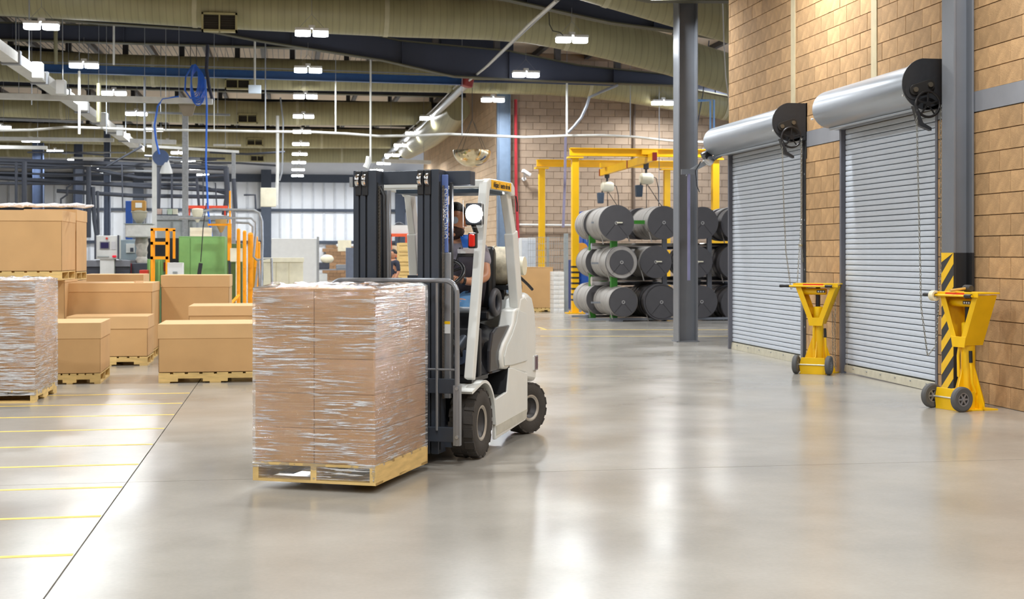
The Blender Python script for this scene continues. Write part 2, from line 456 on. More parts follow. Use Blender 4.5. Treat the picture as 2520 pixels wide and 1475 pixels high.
for Y in (34.9, 44.6, 55.2, 65.5, 75.5): rafter(Y, None, None, ([(-28, 6.75), (XL - .3, 6.55)], [(-28, 7.15), (XL - .3, 7.0)]))
for Y in (15.5, 9, 2, -5): rafter(Y, None, None, ([(-28, 6.6), (XW - .1, 6.2)], [(-28, DECK), (XW - .1, DECK)]))
for i in range(26):
    x = -24 + i * 1.55
    MB().box(x - .06, x + .06, 12, 84, DECK - .14, DECK).build('purlin', mat('purlin dark', (70, 68, 70), .6), ceil)
sc_ = MB()
for i in range(90):
    x = -12 + i * .16; sc_.box(x - .008, x + .008, 28, 48, DECK - .09, DECK - .075)
sc_.build('insulation_wire', M_black, ceil, kind='stuff')

# ducts --------------------------------------------------------------
def duct(Y, pts, r, label, vent=None, ring=4):
    P = [AY(px, py, Y) for px, py in pts]; P = [Vector((p.x, Y, p.z + r)) for p in P]
    # resample for smooth bends
    t = thing('ventilation_duct', label, 'duct', P[0])
    o = MB().tube([p - P[0] for p in P], r, 28).build('duct_shell', M_duct, t, smooth=True)
    L = 0; x = P[0].x + 2
    mb = MB()
    i = 0
    while x < P[-1].x - 1:
        while i < len(P) - 2 and P[i + 1].x < x: i += 1
        f = (x - P[i].x) / (P[i + 1].x - P[i].x); c = P[i].lerp(P[i + 1], f); d = (P[i + 1] - P[i]).normalized()
        MB().tube([c - P[0] - d * .05, c - P[0] + d * .05], r + .012, 28).build('joint_band', mat('duct band', (176, 170, 140), .5), t, smooth=True)
        x += ring
    if vent:
        px, py, wp, hp = vent; c = AY(px, py, Y - r); z = zY(px, Y - r); a = wp * z / F_PX / 2; h = hp * z / F_PX / 2
        c = c - P[0]
        v = MB().box(c.x - a, c.x + a, c.y - .05, c.y + .15, c.z - h, c.z - h + .04).box(c.x - a, c.x + a, c.y - .05, c.y + .15, c.z + h - .04, c.z + h)
        v.box(c.x - a, c.x - a + .04, c.y - .05, c.y + .15, c.z - h, c.z + h).box(c.x + a - .04, c.x + a, c.y - .05, c.y + .15, c.z - h, c.z + h)
        v.box(c.x - .015, c.x + .015, c.y - .03, c.y + .1, c.z - h, c.z + h)
        g_ = v.build('vent_grille', mat('vent frame', (168, 160, 116), .5), t)
        s = MB()
        s.box(c.x - a + .03, c.x + a - .03, c.y + .03, c.y + .06, c.z - h + .03, c.z + h - .03)
        s.build('vent_core', mat('vent dark', (56, 50, 40), .7), g_)
        sm = MB()
        for q in range(7):
            zz = c.z - h + (q + 1) * 2 * h / 8; sm.box(c.x - a + .03, c.x + a - .03, c.y - .0, c.y + .03, zz - .006, zz + .006)
        sm.build('vent_louvre', mat('vent dark', (56, 50, 40), .7), g_, kind='stuff')
    return t
duct(25.2, [(700, -75), (1100, -60), (1250, -42), (1436, 0), (1650, 62), (1805, 108), (2000, 170)], .42, 'olive wrapped duct nearest the camera, passing behind top of grey column')
duct(29.8, [(-260, 20), (0, 38), (300, 55), (500, 68), (640, 75), (1000, 92), (1200, 98), (1300, 106), (1400, 124), (1500, 146), (1650, 185), (1800, 232), (2000, 290)], .44, 'olive wrapped duct with the largest air vent, along the top left', (540, 55, 86, 46))
duct(38.3, [(-200, 190), (0, 200), (200, 208), (640, 221), (1100, 228), (1340, 234), (1440, 240), (1540, 252), (1640, 268), (1800, 298), (2000, 340)], .42, 'olive wrapped duct behind the blue crane beam, bending down by block wall', (585, 207, 62, 26))
duct(49.5, [(-300, 275), (0, 288), (640, 309), (900, 309), (1060, 308)], .42, 'third olive duct from the top, beyond the blue beam', (609, 292, 49, 23))
duct(60, [(-300, 340), (0, 350), (640, 365), (1000, 366)], .42, 'fourth olive duct from the top, over the far machines', (627, 350, 40, 18))
duct(70, [(-300, 380), (0, 386), (640, 400), (980, 402)], .42, 'farthest olive duct, just in front of the white wall', (633, 390, 34, 16))
p0 = W(1100, 292, 43.5); p1 = W(1055, 330, 49.5); p2 = W(1003, 366, 60)
pb = W(1128, 268, 41.5)
t = thing('ventilation_duct', 'wide tan duct elbow dropping towards the far wall above the mast', 'duct', p0)
MB().tube([pb - p0, Vector((0, 0, 0)), p1 - p0, p2 - p0], [.36, .5, .5, .45], 28).build('duct_shell', M_duct, t, smooth=True)

# grey columns -------------------------------------------------------
def hcol(name, x, y, fx, fy, h, m, label, face=None):
    t = thing(name, label, 'column', (x, y, 0)); return t
# middle column: flange faces left (edge bright), web broad face to camera
c = FL(1687, 841); zc = zfl(841); wd = 49 * zc / F_PX
t = thing('steel_column', 'tall grey steel column standing alone in front of the reel rack', 'column', (c.x, c.y, 0))
hw = wd / 2
def icol(t, hw, fy, H, m, tf=.02):
    MB().box(-hw, -hw + tf, -fy, fy, 0, H).build('flange', m, t, bevel=.002)
    MB().box(hw - tf, hw, -fy, fy, 0, H).build('flange', m, t, bevel=.002)
    MB().box(-hw + tf, hw - tf, -.01, .01, 0, H).build('web', m, t)
icol(t, hw, .16, 7.3, M_steel)
MB().box(-hw - .03, hw + .03, -.15, .15, 0, .02).build('base_plate', M_steel, t)
# right column by door
Yc = 12.8; xl = AY(2347, 500, Yc - .125).x; xr = XW - .045
t = thing('steel_column', 'wide grey steel column against the block wall with hazard striped base', 'column', ((xl + xr) / 2, Yc, 0))
hw = (xr - xl) / 2; zs = EYE + (627 - 622) * 12.5 / F_PX
icol(t, hw, .125, 7.29, M_steel, .022)
for s in (0, 1):
    pass
M_hzb = mat('hazard black', (40, 40, 42), .5)
MB().box(-hw + .022, hw - .022, -.014, .014, 0, zs).build('black_paint', M_hzb, t)
MB().box(-hw - .002, -hw + .024, -.127, -.125, 0, zs).build('black_paint', M_hzb, t)
MB().box(hw - .024, hw + .002, -.127, .1, 0, zs).build('black_paint', M_hzb, t)
# hazard face on the room-side flange
MB().box(-hw - .002, -hw, -.125, .127, 0, zs).build('hazard_panel', M_hzb, t)
pit = .225; y0, y1 = -.125, .127
k = -2
while k < 9:
    z0 = .02 + k * pit
    # stripe rises towards the camera side: polygon in (y,z) clipped to panel height
    pts = [(y1, z0), (y0, z0 + .21), (y0, z0 + .21 + .11), (y1, z0 + .11)]
    pts = [(a, min(max(b, 0), zs)) for a, b in pts]
    if max(p[1] for p in pts) - min(p[1] for p in pts) > .02:
        MB().prism(pts, 'x', -hw - .004, -hw - .002).build('yellow_stripe', M_yel, t)
    k += 1
# corner column and others at the back
def pcol(px, pw, Y, H, m, label):
    z = zY(px, Y); c = AY(px, 600, Y); h = pw * z / F_PX / 2
    t = thing('steel_column', label, 'column', (c.x, Y, 0)); icol(t, h, .12, H, m); return t
M_bsteel = mat('blue grey steel', (112, 130, 152), .5)
pcol(1239, 32, 39.2, 7.2, M_bsteel, 'blue grey steel column at the corner of the far block wall')
pcol(1143, 28, 52, 7.2, mat('navy column', (52, 62, 84), .5), 'dark navy column behind the hanging mirror dome')
pcol(264, 15, 52, 7.2, mat('navy column2', (78, 88, 108), .5), 'dark column rising behind the control cabinet')
pcol(94, 26, 60, 7.2, mat('navy column3', (70, 84, 112), .5), 'broad blue grey column above the big top box')
pcol(193, 20, 62, 7.2, mat('navy column', (52, 62, 84), .5), 'dark navy column just right of the stacked box')
# ================================================================ ROLLING DOORS
def make_door(idx, y0, y1, gapz, tilt, lab):
    root = bpy.data.objects.new('door_%d' % idx, None); COL.objects.link(root); root.location = (XW, (y0 + y1) / 2, 0)
    root['kind'] = 'structure'; root['label'] = lab
    hw = (y1 - y0) / 2; pit = .0636
    # backing strip, coloured dark for the shade in the slat seams
    MB().box(.052, .056, -hw + .01, hw - .01, .1, DH + .05).build('seam_shade_backing', M_slatgap, root)
    prof = [(.052, 0), (.030, .002), (.024, .007), (.0225, .030), (.024, .052), (.030, .0565), (.052, .058)]
    sl = MB().prism([(a, b) for a, b in prof], 'y', -hw + .02, hw - .02).mesh('slat', M_slat)
    n = int((DH + .05 - .115) / pit)
    for i in range(n):
        o = bpy.data.objects.new('slat', sl); COL.objects.link(o); o.parent = root; o.location = (0, 0, .115 + i * pit)
    # bottom bar
    b = MB(); b.hexa([(.0, -hw + .02, gapz[0]), (.05, -hw + .02, gapz[0]), (.05, hw - .02, gapz[1]), (.0, hw - .02, gapz[1])],
                     [(.012, -hw + .02, .1), (.05, -hw + .02, .1), (.05, hw - .02, .1), (.012, hw - .02, .1)])
    b.build('bottom_bar', mat('bottom bar beige', (196, 190, 170), .5, .2, var=.1, scale=12), root, bevel=.003)
    for q in range(6):
        y = -hw + .3 + q * (2 * hw - .6) / 5
        MB().cyl((-.004, y, .07), (.012, y, .07), .008, n=10).build('bolt', M_galv, root)
    # guides
    MB().box(-.035, .03, hw - .02, hw + .03, 0, DH + .02).build('guide_rail', mat('far guide', (96, 96, 104), .5), root)
    return root, hw
def door_parts(root, hw, wide_black, drum_y, H0, drum_r, drop):
    # near side guide
    if wide_black:
        MB().box(-.02, .03, -hw - .13, -hw + .0, 0, DH + .35).build('guide_rail', M_black, root)
        MB().box(-.045, -.02, -hw - .015, -hw + .02, 0, DH + .1).build('guide_rail', mat('guide silver', (150, 150, 154), .5), root)
        for z in (.5, 1.25, 1.9, 2.5): MB().cyl((-.03, -hw - .09, z), (-.018, -hw - .09, z), .012, n=10).build('bolt', M_galv, root)
        MB().box(-.03, -.02, -hw - .125, -hw - .1, 0, DH).build('guide_rail', M_black, root)
    else:
        MB().box(-.035, .03, -hw - .03, -hw + .02, 0, DH).build('guide_rail', mat('far guide', (96, 96, 104), .5), root)
    # hood: cylinder along y, in front of the wall above opening
    cx, cz = -drum_r - .03, H0
    a, b = drum_y
    prof = [(.001, a), (drum_r * .8, a + .0), (drum_r, a + .02), (drum_r, b - .02), (drum_r * .97, b)]
    pts = []
    hd = MB(); m = 36; ys = [a, a + .01, b - .05, b]; rs = [drum_r, drum_r, drum_r, drum_r * .9]
    for y, r in zip(ys, rs):
        for k in range(m):
            t = 2 * math.pi * k / m
            x = cx + r * math.cos(t); z = cz + r * math.sin(t)
            pts.append((x, y, z))
    fs = [(i * m + k, i * m + (k + 1) % m, (i + 1) * m + (k + 1) % m, (i + 1) * m + k) for i in range(3) for k in range(m)]
    fs += [list(range(m))[::-1], list(range(3 * m, 4 * m))]
    hood = hd.add(pts, fs).build('hood', M_hood, root, smooth=True)
    # flat back sheet from hood to the wall, lower lip and lintel angle
    MB().box(cx, .0, a + .02, b - .02, cz - drum_r * .6, cz + drum_r * .98).build('hood_back', M_hood, root)
    MB().tube([(cx - .02, a, cz - drum_r - .01), (cx - .02, b - .1, cz - drum_r - .01)], .018, 10).build('hood_lip', M_hood, root, smooth=True)
    MB().box(-.10, .0, a + .02, hw + .05, DH - .01, DH + .03).build('lintel_angle', mat('lintel steel', (150, 152, 156), .4, .4), root)
    for yy in (a + .05, b - .03): MB().cyl((cx - drum_r - .006, yy, cz - drum_r * .5), (cx - drum_r + .02, yy, cz - drum_r * .5), .012, n=8).build('bolt', M_white, root)
    # near end bracket: black plate with lobes, sprockets, hand chain wheel
    y = a - .012; br = drum_r * 1.18
    out = []
    for k in range(30):
        t = R(100) + 2 * math.pi * k / 30 * .62
        out.append((cx + br * math.cos(t), cz + br * math.sin(t)))
    out += [(cx - .05, cz - br * 1.0), (.0, cz - br * .9), (.0, cz + br * .98)]
    pl = MB().prism(out, 'y', y - .012, y).build('end_bracket', M_black, root)
    MB().box(-.04, 0, y - .012, y + .0, cz - drum_r * 2.2, cz + br).build('bracket_leg', M_black, root)
    gy = y - .03
    c2 = (cx - drum_r * .62, cz - drum_r * .28); c1 = (cx + .02, cz - drum_r * .05)
    gb = MB()
    def oval(p, q, r, yy0, yy1):
        dx, dz = q[0] - p[0], q[1] - p[1]; an = math.atan2(dz, dx); o = []
        for k in range(13): t = an + math.pi / 2 + math.pi * k / 12; o.append((p[0] + r * math.cos(t), p[1] + r * math.sin(t)))
        for k in range(13): t = an - math.pi / 2 + math.pi * k / 12; o.append((q[0] + r * math.cos(t), q[1] + r * math.sin(t)))
        gb.prism(o, 'y', yy0, yy1)
    oval(c2, c1, .055, gy - .012, gy + .01)
    gb.build('gear_cover', mat('greasy black', (48, 46, 44), .4, .4), root, bevel=.003)
    for c in (c1, c2): MB().cyl((c[0], gy - .035, c[1]), (c[0], gy, c[1]), .026, n=14).build('shaft', mat('oiled steel', (112, 104, 90), .35, .7), root, smooth=True)
    MB().cyl((c2[0], gy + .012, c2[1]), (c2[0], gy + .02, c2[1]), .1, n=28).build('side_plate', M_black, root)
    # chain wheel
    wc = Vector((cx - .02 - .0, gy - .05, cz - drum_r * .95)); wr_ = .13
    wh = MB(); ring = [wc + Vector((wr_ * math.cos(2 * math.pi * k / 32), 0, wr_ * math.sin(2 * math.pi * k / 32))) for k in range(32)]
    wh.tube(ring, .014, 8, close=True)
    wh.cyl(wc + Vector((0, -.02, 0)), wc + Vector((0, .05, 0)), .028, n=14)
    for k in range(5):
        t = 2 * math.pi * k / 5 + .3; wh.cyl(wc, wc + Vector((wr_ * math.cos(t), 0, wr_ * math.sin(t))), .010, n=6)
    wh.build('chain_wheel', mat('wheel black', (50, 48, 48), .35, .6), root, smooth=True)
    # guard fork under the wheel
    MB().prism([(wc.x - .16, wc.z - .02), (wc.x - .13, wc.z - .02), (wc.x - .06, wc.z - .19), (wc.x + .03, wc.z - .24), (wc.x + .03, wc.z - .27), (wc.x - .10, wc.z - .22)], 'y', wc.y - .02, wc.y + .05).build('chain_guide', M_black, root)
    return wc
def chain(pts, root, name='chain', m=None, r=.0032, ln=.03):
    m = m or mat('chain steel', (168, 168, 160), .35, .8)
    mb = MB(); P = [Vector(p) for p in pts]; i = 0; acc = 0; k = 0
    for a, b in zip(P, P[1:]):
        L = (b - a).length; d = (b - a) / L; n = max(1, int(L / ln))
        sdir = d.cross(Vector((1, 0, 0)));
        if sdir.length < .1: sdir = d.cross(Vector((0, 1, 0)))
        sdir.normalize(); s2 = d.cross(sdir).normalized()
        for q in range(n):
            c = a + d * (q + .5) * L / n; w_ = (sdir if k % 2 else s2) * .008; h = d * (L / n) * .62; k += 1
            mb.tube([c - h, c - h * .5 + w_, c + h * .5 + w_, c + h, c + h * .5 - w_, c - h * .5 - w_], r, 4, close=True)
    return mb.build(name, m, root, kind=None)
d1, hw1 = make_door(1, D1[0], D1[1], (.0, .0), 0, 'farther grey roll-up dock door, behind the smaller yellow jack stand')
yy = lambda px, x: (zX(px, x) * (CT - (px - CX) / F_PX * ST))
c1y = (D1[0] + D1[1]) / 2
hy0 = yy(1935, XW - .3) - c1y; hy1 = yy(1753, XW - .3) - c1y
wc1 = door_parts(d1, hw1, True, (hy0, hy1), 3.17, .215, 0)
d2, hw2 = make_door(2, D2[0], D2[1], (.0, .022), 0, 'nearer grey roll-up dock door, beside the hazard striped column')
c2y = (D2[0] + D2[1]) / 2
hy0 = yy(2268, XW - .3) - c2y; hy1 = yy(2030, XW - .3) - c2y
wc2 = door_parts(d2, hw2, False, (hy0, hy1), 3.19, .225, 0)
# hand chains
def droop(root, wc, zlow, spread=.13, side=-1):
    a = wc + Vector((-spread, -.01, -.02)); 
    pts = [a, a + Vector((.02, 0, -.8)), a + Vector((.05, .0, (zlow + .5) - a.z)), Vector((a.x + .12, a.y, zlow)), Vector((a.x + .2, a.y - .02, zlow + .1)), Vector((wc.x + .12, a.y - .03, zlow + .9)), wc + Vector((spread, -.01, 0))]
    P = [Vector(pts[0])]
    for q, r_ in zip(pts, pts[1:]):
        for s in range(1, 6): P.append(Vector(q).lerp(Vector(r_), s / 5))
    chain(P, root)
droop(d1, wc1, 1.0); droop(d2, wc2, .42)
# small chain on door 1 guide and hook
chain([(-.06, -hw1 - .06, DH + .3), (-.06, -hw1 - .06, 1.62), (-.05, -hw1 - .09, 1.35)], d1, r=.004)
MB().lathe([(.0, 0), (.03, .005), (.03, .03), (0, .035)], (-.07, -hw1 - .06, 1.55), 'z', 10).build('cleat', mat('brass dirty', (170, 160, 130), .5, .6), d1, smooth=True)
chain([Vector((-.05, hw2 + .12, 1.0)), Vector((-.05, hw2 + .14, .5)), Vector((-.05, hw2 + .12, .05))], d2)
chain([Vector((-.05, hw2 + .22, .75)), Vector((-.05, hw2 + .2, .3)), Vector((-.05, hw2 + .22, .04))], d2)
# exterior apron under daylight
MB().box(XW + .2, XW + 8, 8, YEND - .3, -.02, 0).build('apron_outside', mat('outside apron', (205, 215, 235), .8), kind='structure')

# ================================================================ JACK STANDS
def jack(label, loc, rz, extras):
    t = thing('trailer_jack_stand', label, 'jack stand', loc, rz)
    y = M_yel
    MB().prism([(-.17, -.24), (.17, -.24), (.22, .16), (-.22, .16)], 'z', .0, .012).build('base_plate', y, t)
    MB().prism([(-.15, 0), (.15, 0), (.165, .1), (.14, .2), (-.14, .2), (-.165, .1)], 'y', -.25, -.235).build('front_plate', y, t, bevel=.002)
    for s in (-1, 1):
        MB().prism([(-.235, .012), (-.235, .19), (-.05, .17), (-.05, .012)], 'x', s * .14 - .005, s * .14 + .005).build('side_plate', y, t)
        # triangular gusset fins
        MB().prism([(s * .05, .012), (s * .215, .012), (s * .21, .05), (s * .06, .46)], 'y', -.006, .006).build('gusset', y, t)
    MB().prism([(.05, .012), (.2, .012), (.2, .05), (.055, .46)], 'x', -.006, .006).build('gusset', y, t)
    MB().prism([(-.05, .012), (-.23, .012), (-.23, .19), (-.12, .2), (-.055, .42)], 'x', -.006, .006).build('gusset', y, t)
    MB().cyl((0, 0, .012), (0, 0, .64), .066, n=28).build('outer_tube', y, t, smooth=True)
    MB().lathe([(.056, .64), (.058, .645), (.058, .80), (.048, .81), (0.02, .812)], n=28).build('inner_tube', mat('bright yellow tube', (244, 200, 20), .35), t, smooth=True)
    MB().cyl((0, 0, .78), (0, 0, 1.06), .028, n=16).build('screw', M_blackp, t, smooth=True)
    # V yoke: two channels
    for s in (-1, 1):
        o = MB()
        A = [(s * .062, .60), (s * .245, 1.07)]
        n = Vector((A[1][1] - A[0][1], -(A[1][0] - A[0][0]))).normalized() * s
        tk = .010
        q = [(A[0][0], A[0][1]), (A[1][0], A[1][1]), (A[1][0] + n.x * tk, A[1][1] + n.y * tk), (A[0][0] + n.x * tk, A[0][1] + n.y * tk)]
        o.prism(q, 'y', -.115, .115)
        q2 = [(A[0][0], A[0][1]), (A[1][0], A[1][1]), (A[1][0] - n.x * .062, A[1][1] ), (A[0][0] - n.x * .045, A[0][1] + .03)]
        o.prism(q2, 'y', -.115, -.107); o.prism(q2, 'y', .107, .115)
        o.build('yoke_arm', y, t, bevel=.002)
    MB().prism([(-.08, .58), (.08, .58), (.1, .68), (-.1, .68)], 'y', -.118, -.108).build('yoke_web', y, t, bevel=.002)
    tp = MB().box(-.275, .275, -.13, .13, 1.082, 1.096).box(-.275, .275, -.135, -.125, 1.05, 1.096).build('top_plate', y, t, bevel=.002)
    MB().box(-.15, .10, -.1385, -.135, 1.058, 1.09).build('red_sticker', mat('red sticker', (222, 62, 24), .5), tp)
    h = MB().cyl((-.36, -.15, 1.062), (.22, -.15, 1.062), .011, n=12).build('handle_bar', y, t, smooth=True)
    for a, b in ((-.44, -.31), (.12, .22)): 
        MB().lathe([(.0, a), (.017, a + .004), (.019, a + .02), (.017, (a + b) / 2), (.019, b - .01), (.0, b)], (0, -.15, 1.062), 'x', 14).build('grip', M_blackp, h, smooth=True)
    gbx = MB().lathe([(0, -.2), (.036, -.198), (.04, -.19), (.04, .1), (.034, .11), (0, .11)], (0, -.02, .995), 'x', 20).build('gear_housing', y, t, smooth=True)
    MB().lathe([(0, -.206), (.018, -.206), (.018, -.2)], (0, -.02, .995), 'x', 14).build('shaft_eye', M_black, gbx)
    MB().box(.0, .105, -.0615, -.058, .982, 1.012).build('label_plate', M_blackp, gbx)
    for i in range(3): MB().box(.012 + i * .03, .03 + i * .03, -.063, -.0615, .988, 1.004).build('label_print', M_white, gbx)
    # lifting handle rod with black grip
    k = MB().tube([(.12, -.02, .16), (.11, -.05, .25), (.105, -.06, .45)], .013, 10).build('crank_handle', y, t, smooth=True)
    MB().cyl((.105, -.06, .44), (.1, -.06, .55), .017, n=12).build('grip', M_blackp, k, smooth=True)
    MB().tube([(-.03, -.075, .58), (-.03, -.09, .5), (-.03, -.085, .30)], .014, 10).build('release_rod', y, t, smooth=True)
    MB().cyl((-.2, -.255, .115), (.2, -.255, .115), .008, n=10).build('axle', mat('axle rod', (214, 210, 190), .3, .5), t, smooth=True)
    for s in (-1, 1):
        wx = s * .2
        w_ = MB().lathe([(.062, -.028), (.10, -.03), (.114, -.02), (.116, 0), (.114, .02), (.10, .03), (.062, .028), (.062, -.028)], (wx, -.255, .116), 'x', 32).build('wheel', mat('solid tyre', (84, 84, 84), .7), t, smooth=True)
        hub = MB().lathe([(0, -.02), (.062, -.02), (.062, .02), (0, .02)], (wx, -.255, .116), 'x', 28).build('rim', M_black, w_, smooth=True)
        sp = MB()
        for q in range(6):
            an = 2 * math.pi * q / 6
            for sx in (-.024, .018):
                c = Vector((wx + sx, -.255, .116)); d = Vector((0, math.cos(an), math.sin(an))); e = Vector((0, -math.sin(an), math.cos(an)))
                sp.hexa([c + d * .012 - e * .009, c + d * .06 - e * .007, c + d * .06 + e * .007, c + d * .012 + e * .009], [v + Vector((.006, 0, 0)) for v in (c + d * .012 - e * .009, c + d * .06 - e * .007, c + d * .06 + e * .007, c + d * .012 + e * .009)])
        sp.lathe([(0, -.03), (.018, -.03), (.018, .03), (0, .03)], (wx, -.255, .116), 'x', 14)
        sp.lathe([(.052, -.026), (.063, -.026), (.063, .026), (.052, .026), (.052, -.026)], (wx, -.255, .116), 'x', 28)
        sp.build('spokes', mat('grey wheel hub', (140, 140, 144), .45, .4), w_, smooth=False)
    return t
c = FL(2013, 918); j1 = jack('smaller yellow jack stand between the two dock doors', c, R(-27) - TH, 0)
c = FL(2382, 1006); j2 = jack('larger yellow jack stand before hazard striped column, mallet on top', c, R(-66) - TH, 0)
# mallet and tape roll on the near jack
M2 = Matrix.Translation(Vector(c)) @ Matrix.Rotation(R(-66) - TH, 4, 'Z')
ml = thing('rubber_mallet', 'black rubber mallet with wooden handle lying on the nearer jack stand', 'mallet', M2 @ Vector((0, 0, 1.096)), 0)
ml.rotation_euler = (0, 0, -TH)
MB().lathe([(0, -.05), (.028, -.05), (.033, -.04), (.033, .04), (.028, .05), (0, .05)], (.0, .0, .033), 'y', 20).build('head', M_rubber, ml, smooth=True)
bpy.context.view_layer.update()
ml.rotation_euler = (0, 0, -TH + R(20))
MB().tube([(-.02, 0, .033), (-.06, 0, .03), (-.14, 0, .02), (-.2, 0, .014)], [.011, .011, .013, .013], 10).build('handle', mat('ash handle', (214, 170, 92), .5), ml, smooth=True)
tr = MB().lathe([(.03, -.028), (.05, -.028), (.05, .028), (.03, .028), (.03, -.028)], (0, 0, 0), 'x', 24).build('tape_roll', mat('masking tape', (222, 212, 180), .6), None, M2 @ Vector((-.29, -.15, 1.055)), (0, 0, R(-66) - TH), smooth=True)
tag(tr, 'cream roll of tape hung on the nearer jack stand handle', 'tape')
# ================================================================ SKIN FIGURES
def skin(joints, edges, lv=2, root=0):
    me = bpy.data.meshes.new('tmp'); me.from_pydata([j[:3] for j in joints], edges, [])
    o = bpy.data.objects.new('tmp', me); COL.objects.link(o)
    s = o.modifiers.new('s', 'SKIN'); 
    if not me.skin_vertices: pass
    dat = me.skin_vertices[0].data
    for i, j in enumerate(joints):
        r = j[3]; dat[i].radius = r if isinstance(r, tuple) else (r, r); dat[i].use_root = (i == root)
    o.modifiers.new('b', 'SUBSURF').levels = lv
    dg = bpy.context.evaluated_depsgraph_get(); dg.update()
    ev = o.evaluated_get(dg); m2 = ev.to_mesh()
    vs = [tuple(v.co) for v in m2.vertices]; fs = [list(p.vertices) for p in m2.polygons]
    ev.to_mesh_clear(); bpy.data.objects.remove(o); bpy.data.meshes.remove(me)
    return vs, fs
M_skin = mat('skin', (196, 140, 108), .5, var=.05, scale=12)
M_hair = mat('dark hair', (24, 20, 20), .6, bump=.5, bscale=120)
def head_fn(q, d):
    # d.y<0 is the face
    q = q.copy()
    if d.z < -.2: k = 1 - .35 * (-d.z - .2); q.x *= k; q.y = q.y * (.82 if d.y > 0 else .95)
    if d.y < -.75: q.y = q.y * .96 - 0
    return q
def add_head(mb, c, s=1.0):
    c = Vector(c)
    mb.sphere(c, (.078 * s, .098 * s, .118 * s), 28, 20, head_fn)
    # nose, brow, lips, chin, ears
    mb.sphere(c + Vector((0, -.104, -.022)) * s, (.014 * s, .020 * s, .022 * s), 12, 8)
    mb.sphere(c + Vector((0, -.096, .004)) * s, (.009 * s, .014 * s, .026 * s), 10, 8)
    mb.sphere(c + Vector((0, -.086, .032)) * s, (.055 * s, .016 * s, .012 * s), 14, 8)
    for z in (-.052, -.062): mb.sphere(c + Vector((0, -.088, z)) * s, (.024 * s, .012 * s, .006 * s), 12, 6)
    mb.sphere(c + Vector((0, -.074, -.09)) * s, (.028 * s, .022 * s, .02 * s), 12, 8)
    for x in (-1, 1): mb.sphere(c + Vector((x * .078, .004, -.006)) * s, (.010 * s, .020 * s, .032 * s), 10, 8)

# ================================================================ FORKLIFT
PH = R(15.5)
o_c = (-.655, 9.93)
rx = o_c[0] * CT + o_c[1] * ST; ry = -o_c[0] * ST + o_c[1] * CT
FRZ = -PH - TH
FM = Matrix.Translation((rx, ry, 0)) @ Matrix.Rotation(FRZ, 4, 'Z')
fk = thing('forklift', 'white and black forklift carrying the wrapped pallet load, driver aboard', 'forklift', (rx, ry, 0), FRZ)
M_fw = mat('forklift white', (224, 225, 220), .38, var=.03, scale=4, coat=.2)
M_fb = mat('forklift black cowl', (50, 50, 54), .24, var=.08, scale=5)
M_mast = mat('mast steel', (66, 72, 82), .38, .3, var=.12, scale=9, stretch=(1, 1, .2))
M_mast2 = mat('mast bare steel', (150, 154, 160), .3, .6, var=.2, scale=9, stretch=(1, 1, .2))
def tyre(name, c, r, w_, rim, lug, rot=0):
    t = bpy.data.objects.new(name, None)
    mb = MB(); h = w_ / 2
    prof = [(rim, -h * .8), (rim + .03, -h * .98), (r * .86, -h), (r * .965, -h * .88), (r * .965, -h * .6), (r * .965, 0), (r * .965, h * .6), (r * .965, h * .88), (r * .86, h), (rim + .03, h * .98), (rim, h * .8), (rim, -h * .8)]
    mb.lathe(prof, (0, 0, 0), 'x', 48)
    for k in range(lug):
        a = 2 * math.pi * k / lug
        for s in (-1, 1):
            aa = a + (math.pi / lug if s > 0 else 0); da = .62 * math.pi / lug
            def P(x, rr, an): return (x, rr * math.cos(an), rr * math.sin(an))
            x0, x1 = s * h * .22, s * h * .97
            b = [P(x0, r * .95, aa - da), P(x1, r * .93, aa - da * 1.2), P(x1, r * .93, aa + da * 1.2), P(x0, r * .95, aa + da)]
            u = [P(x0, r * 1.0, aa - da * .9), P(x1, r * .985, aa - da), P(x1, r * .985, aa + da), P(x0, r * 1.0, aa + da * .9)]
            if s < 0: b, u = b[::-1], u[::-1]
            mb.hexa(b, u)
    o = mb.build(name, M_rubber, fk, c, (0, 0, rot), smooth=True)
    hb = MB(); hb.lathe([(rim - .006, -h * .6), (rim + .004, -h * .84), (rim + .004, h * .84), (rim - .006, h * .6), (rim - .03, h * .2), (rim - .05, h * .0), (.06, -h * .1), (.055, h * .3), (.03, h * .36), (0, h * .36)], (0, 0, 0), 'x', 36)
    hb.build('rim', mat('wheel rim', (78, 76, 76), .5, .3), o, smooth=True)
    for s_ in (-1, 1): MB().lathe([(rim - .012, s_ * h * .80), (rim + .002, s_ * h * .92), (rim + .012, s_ * h * .90), (rim + .002, s_ * h * .80), (rim - .012, s_ * h * .80)][::s_], (0, 0, 0), 'x', 36).build('rim_lip', mat('rim lip', (176, 170, 160), .4, .4), o, smooth=True)
    bt = MB()
    for k in range(6):
        a = 2 * math.pi * k / 6; bt.cyl((h * .0, .08 * math.cos(a), .08 * math.sin(a)), (h * .2, .08 * math.cos(a), .08 * math.sin(a)), .009, n=8)
    bt.build('wheel_nuts', M_galv, o)
    return o
tyre('front_wheel', (.375, 0, .25), .25, .185, .115, 16)
tyre('front_wheel', (-.375, 0, .25), .25, .185, .115, 16)
tyre('rear_wheel', (.385, 1.42, .208), .208, .16, .095, 14, R(-24))
tyre('rear_wheel', (-.385, 1.42, .208), .208, .16, .095, 14, R(-24))
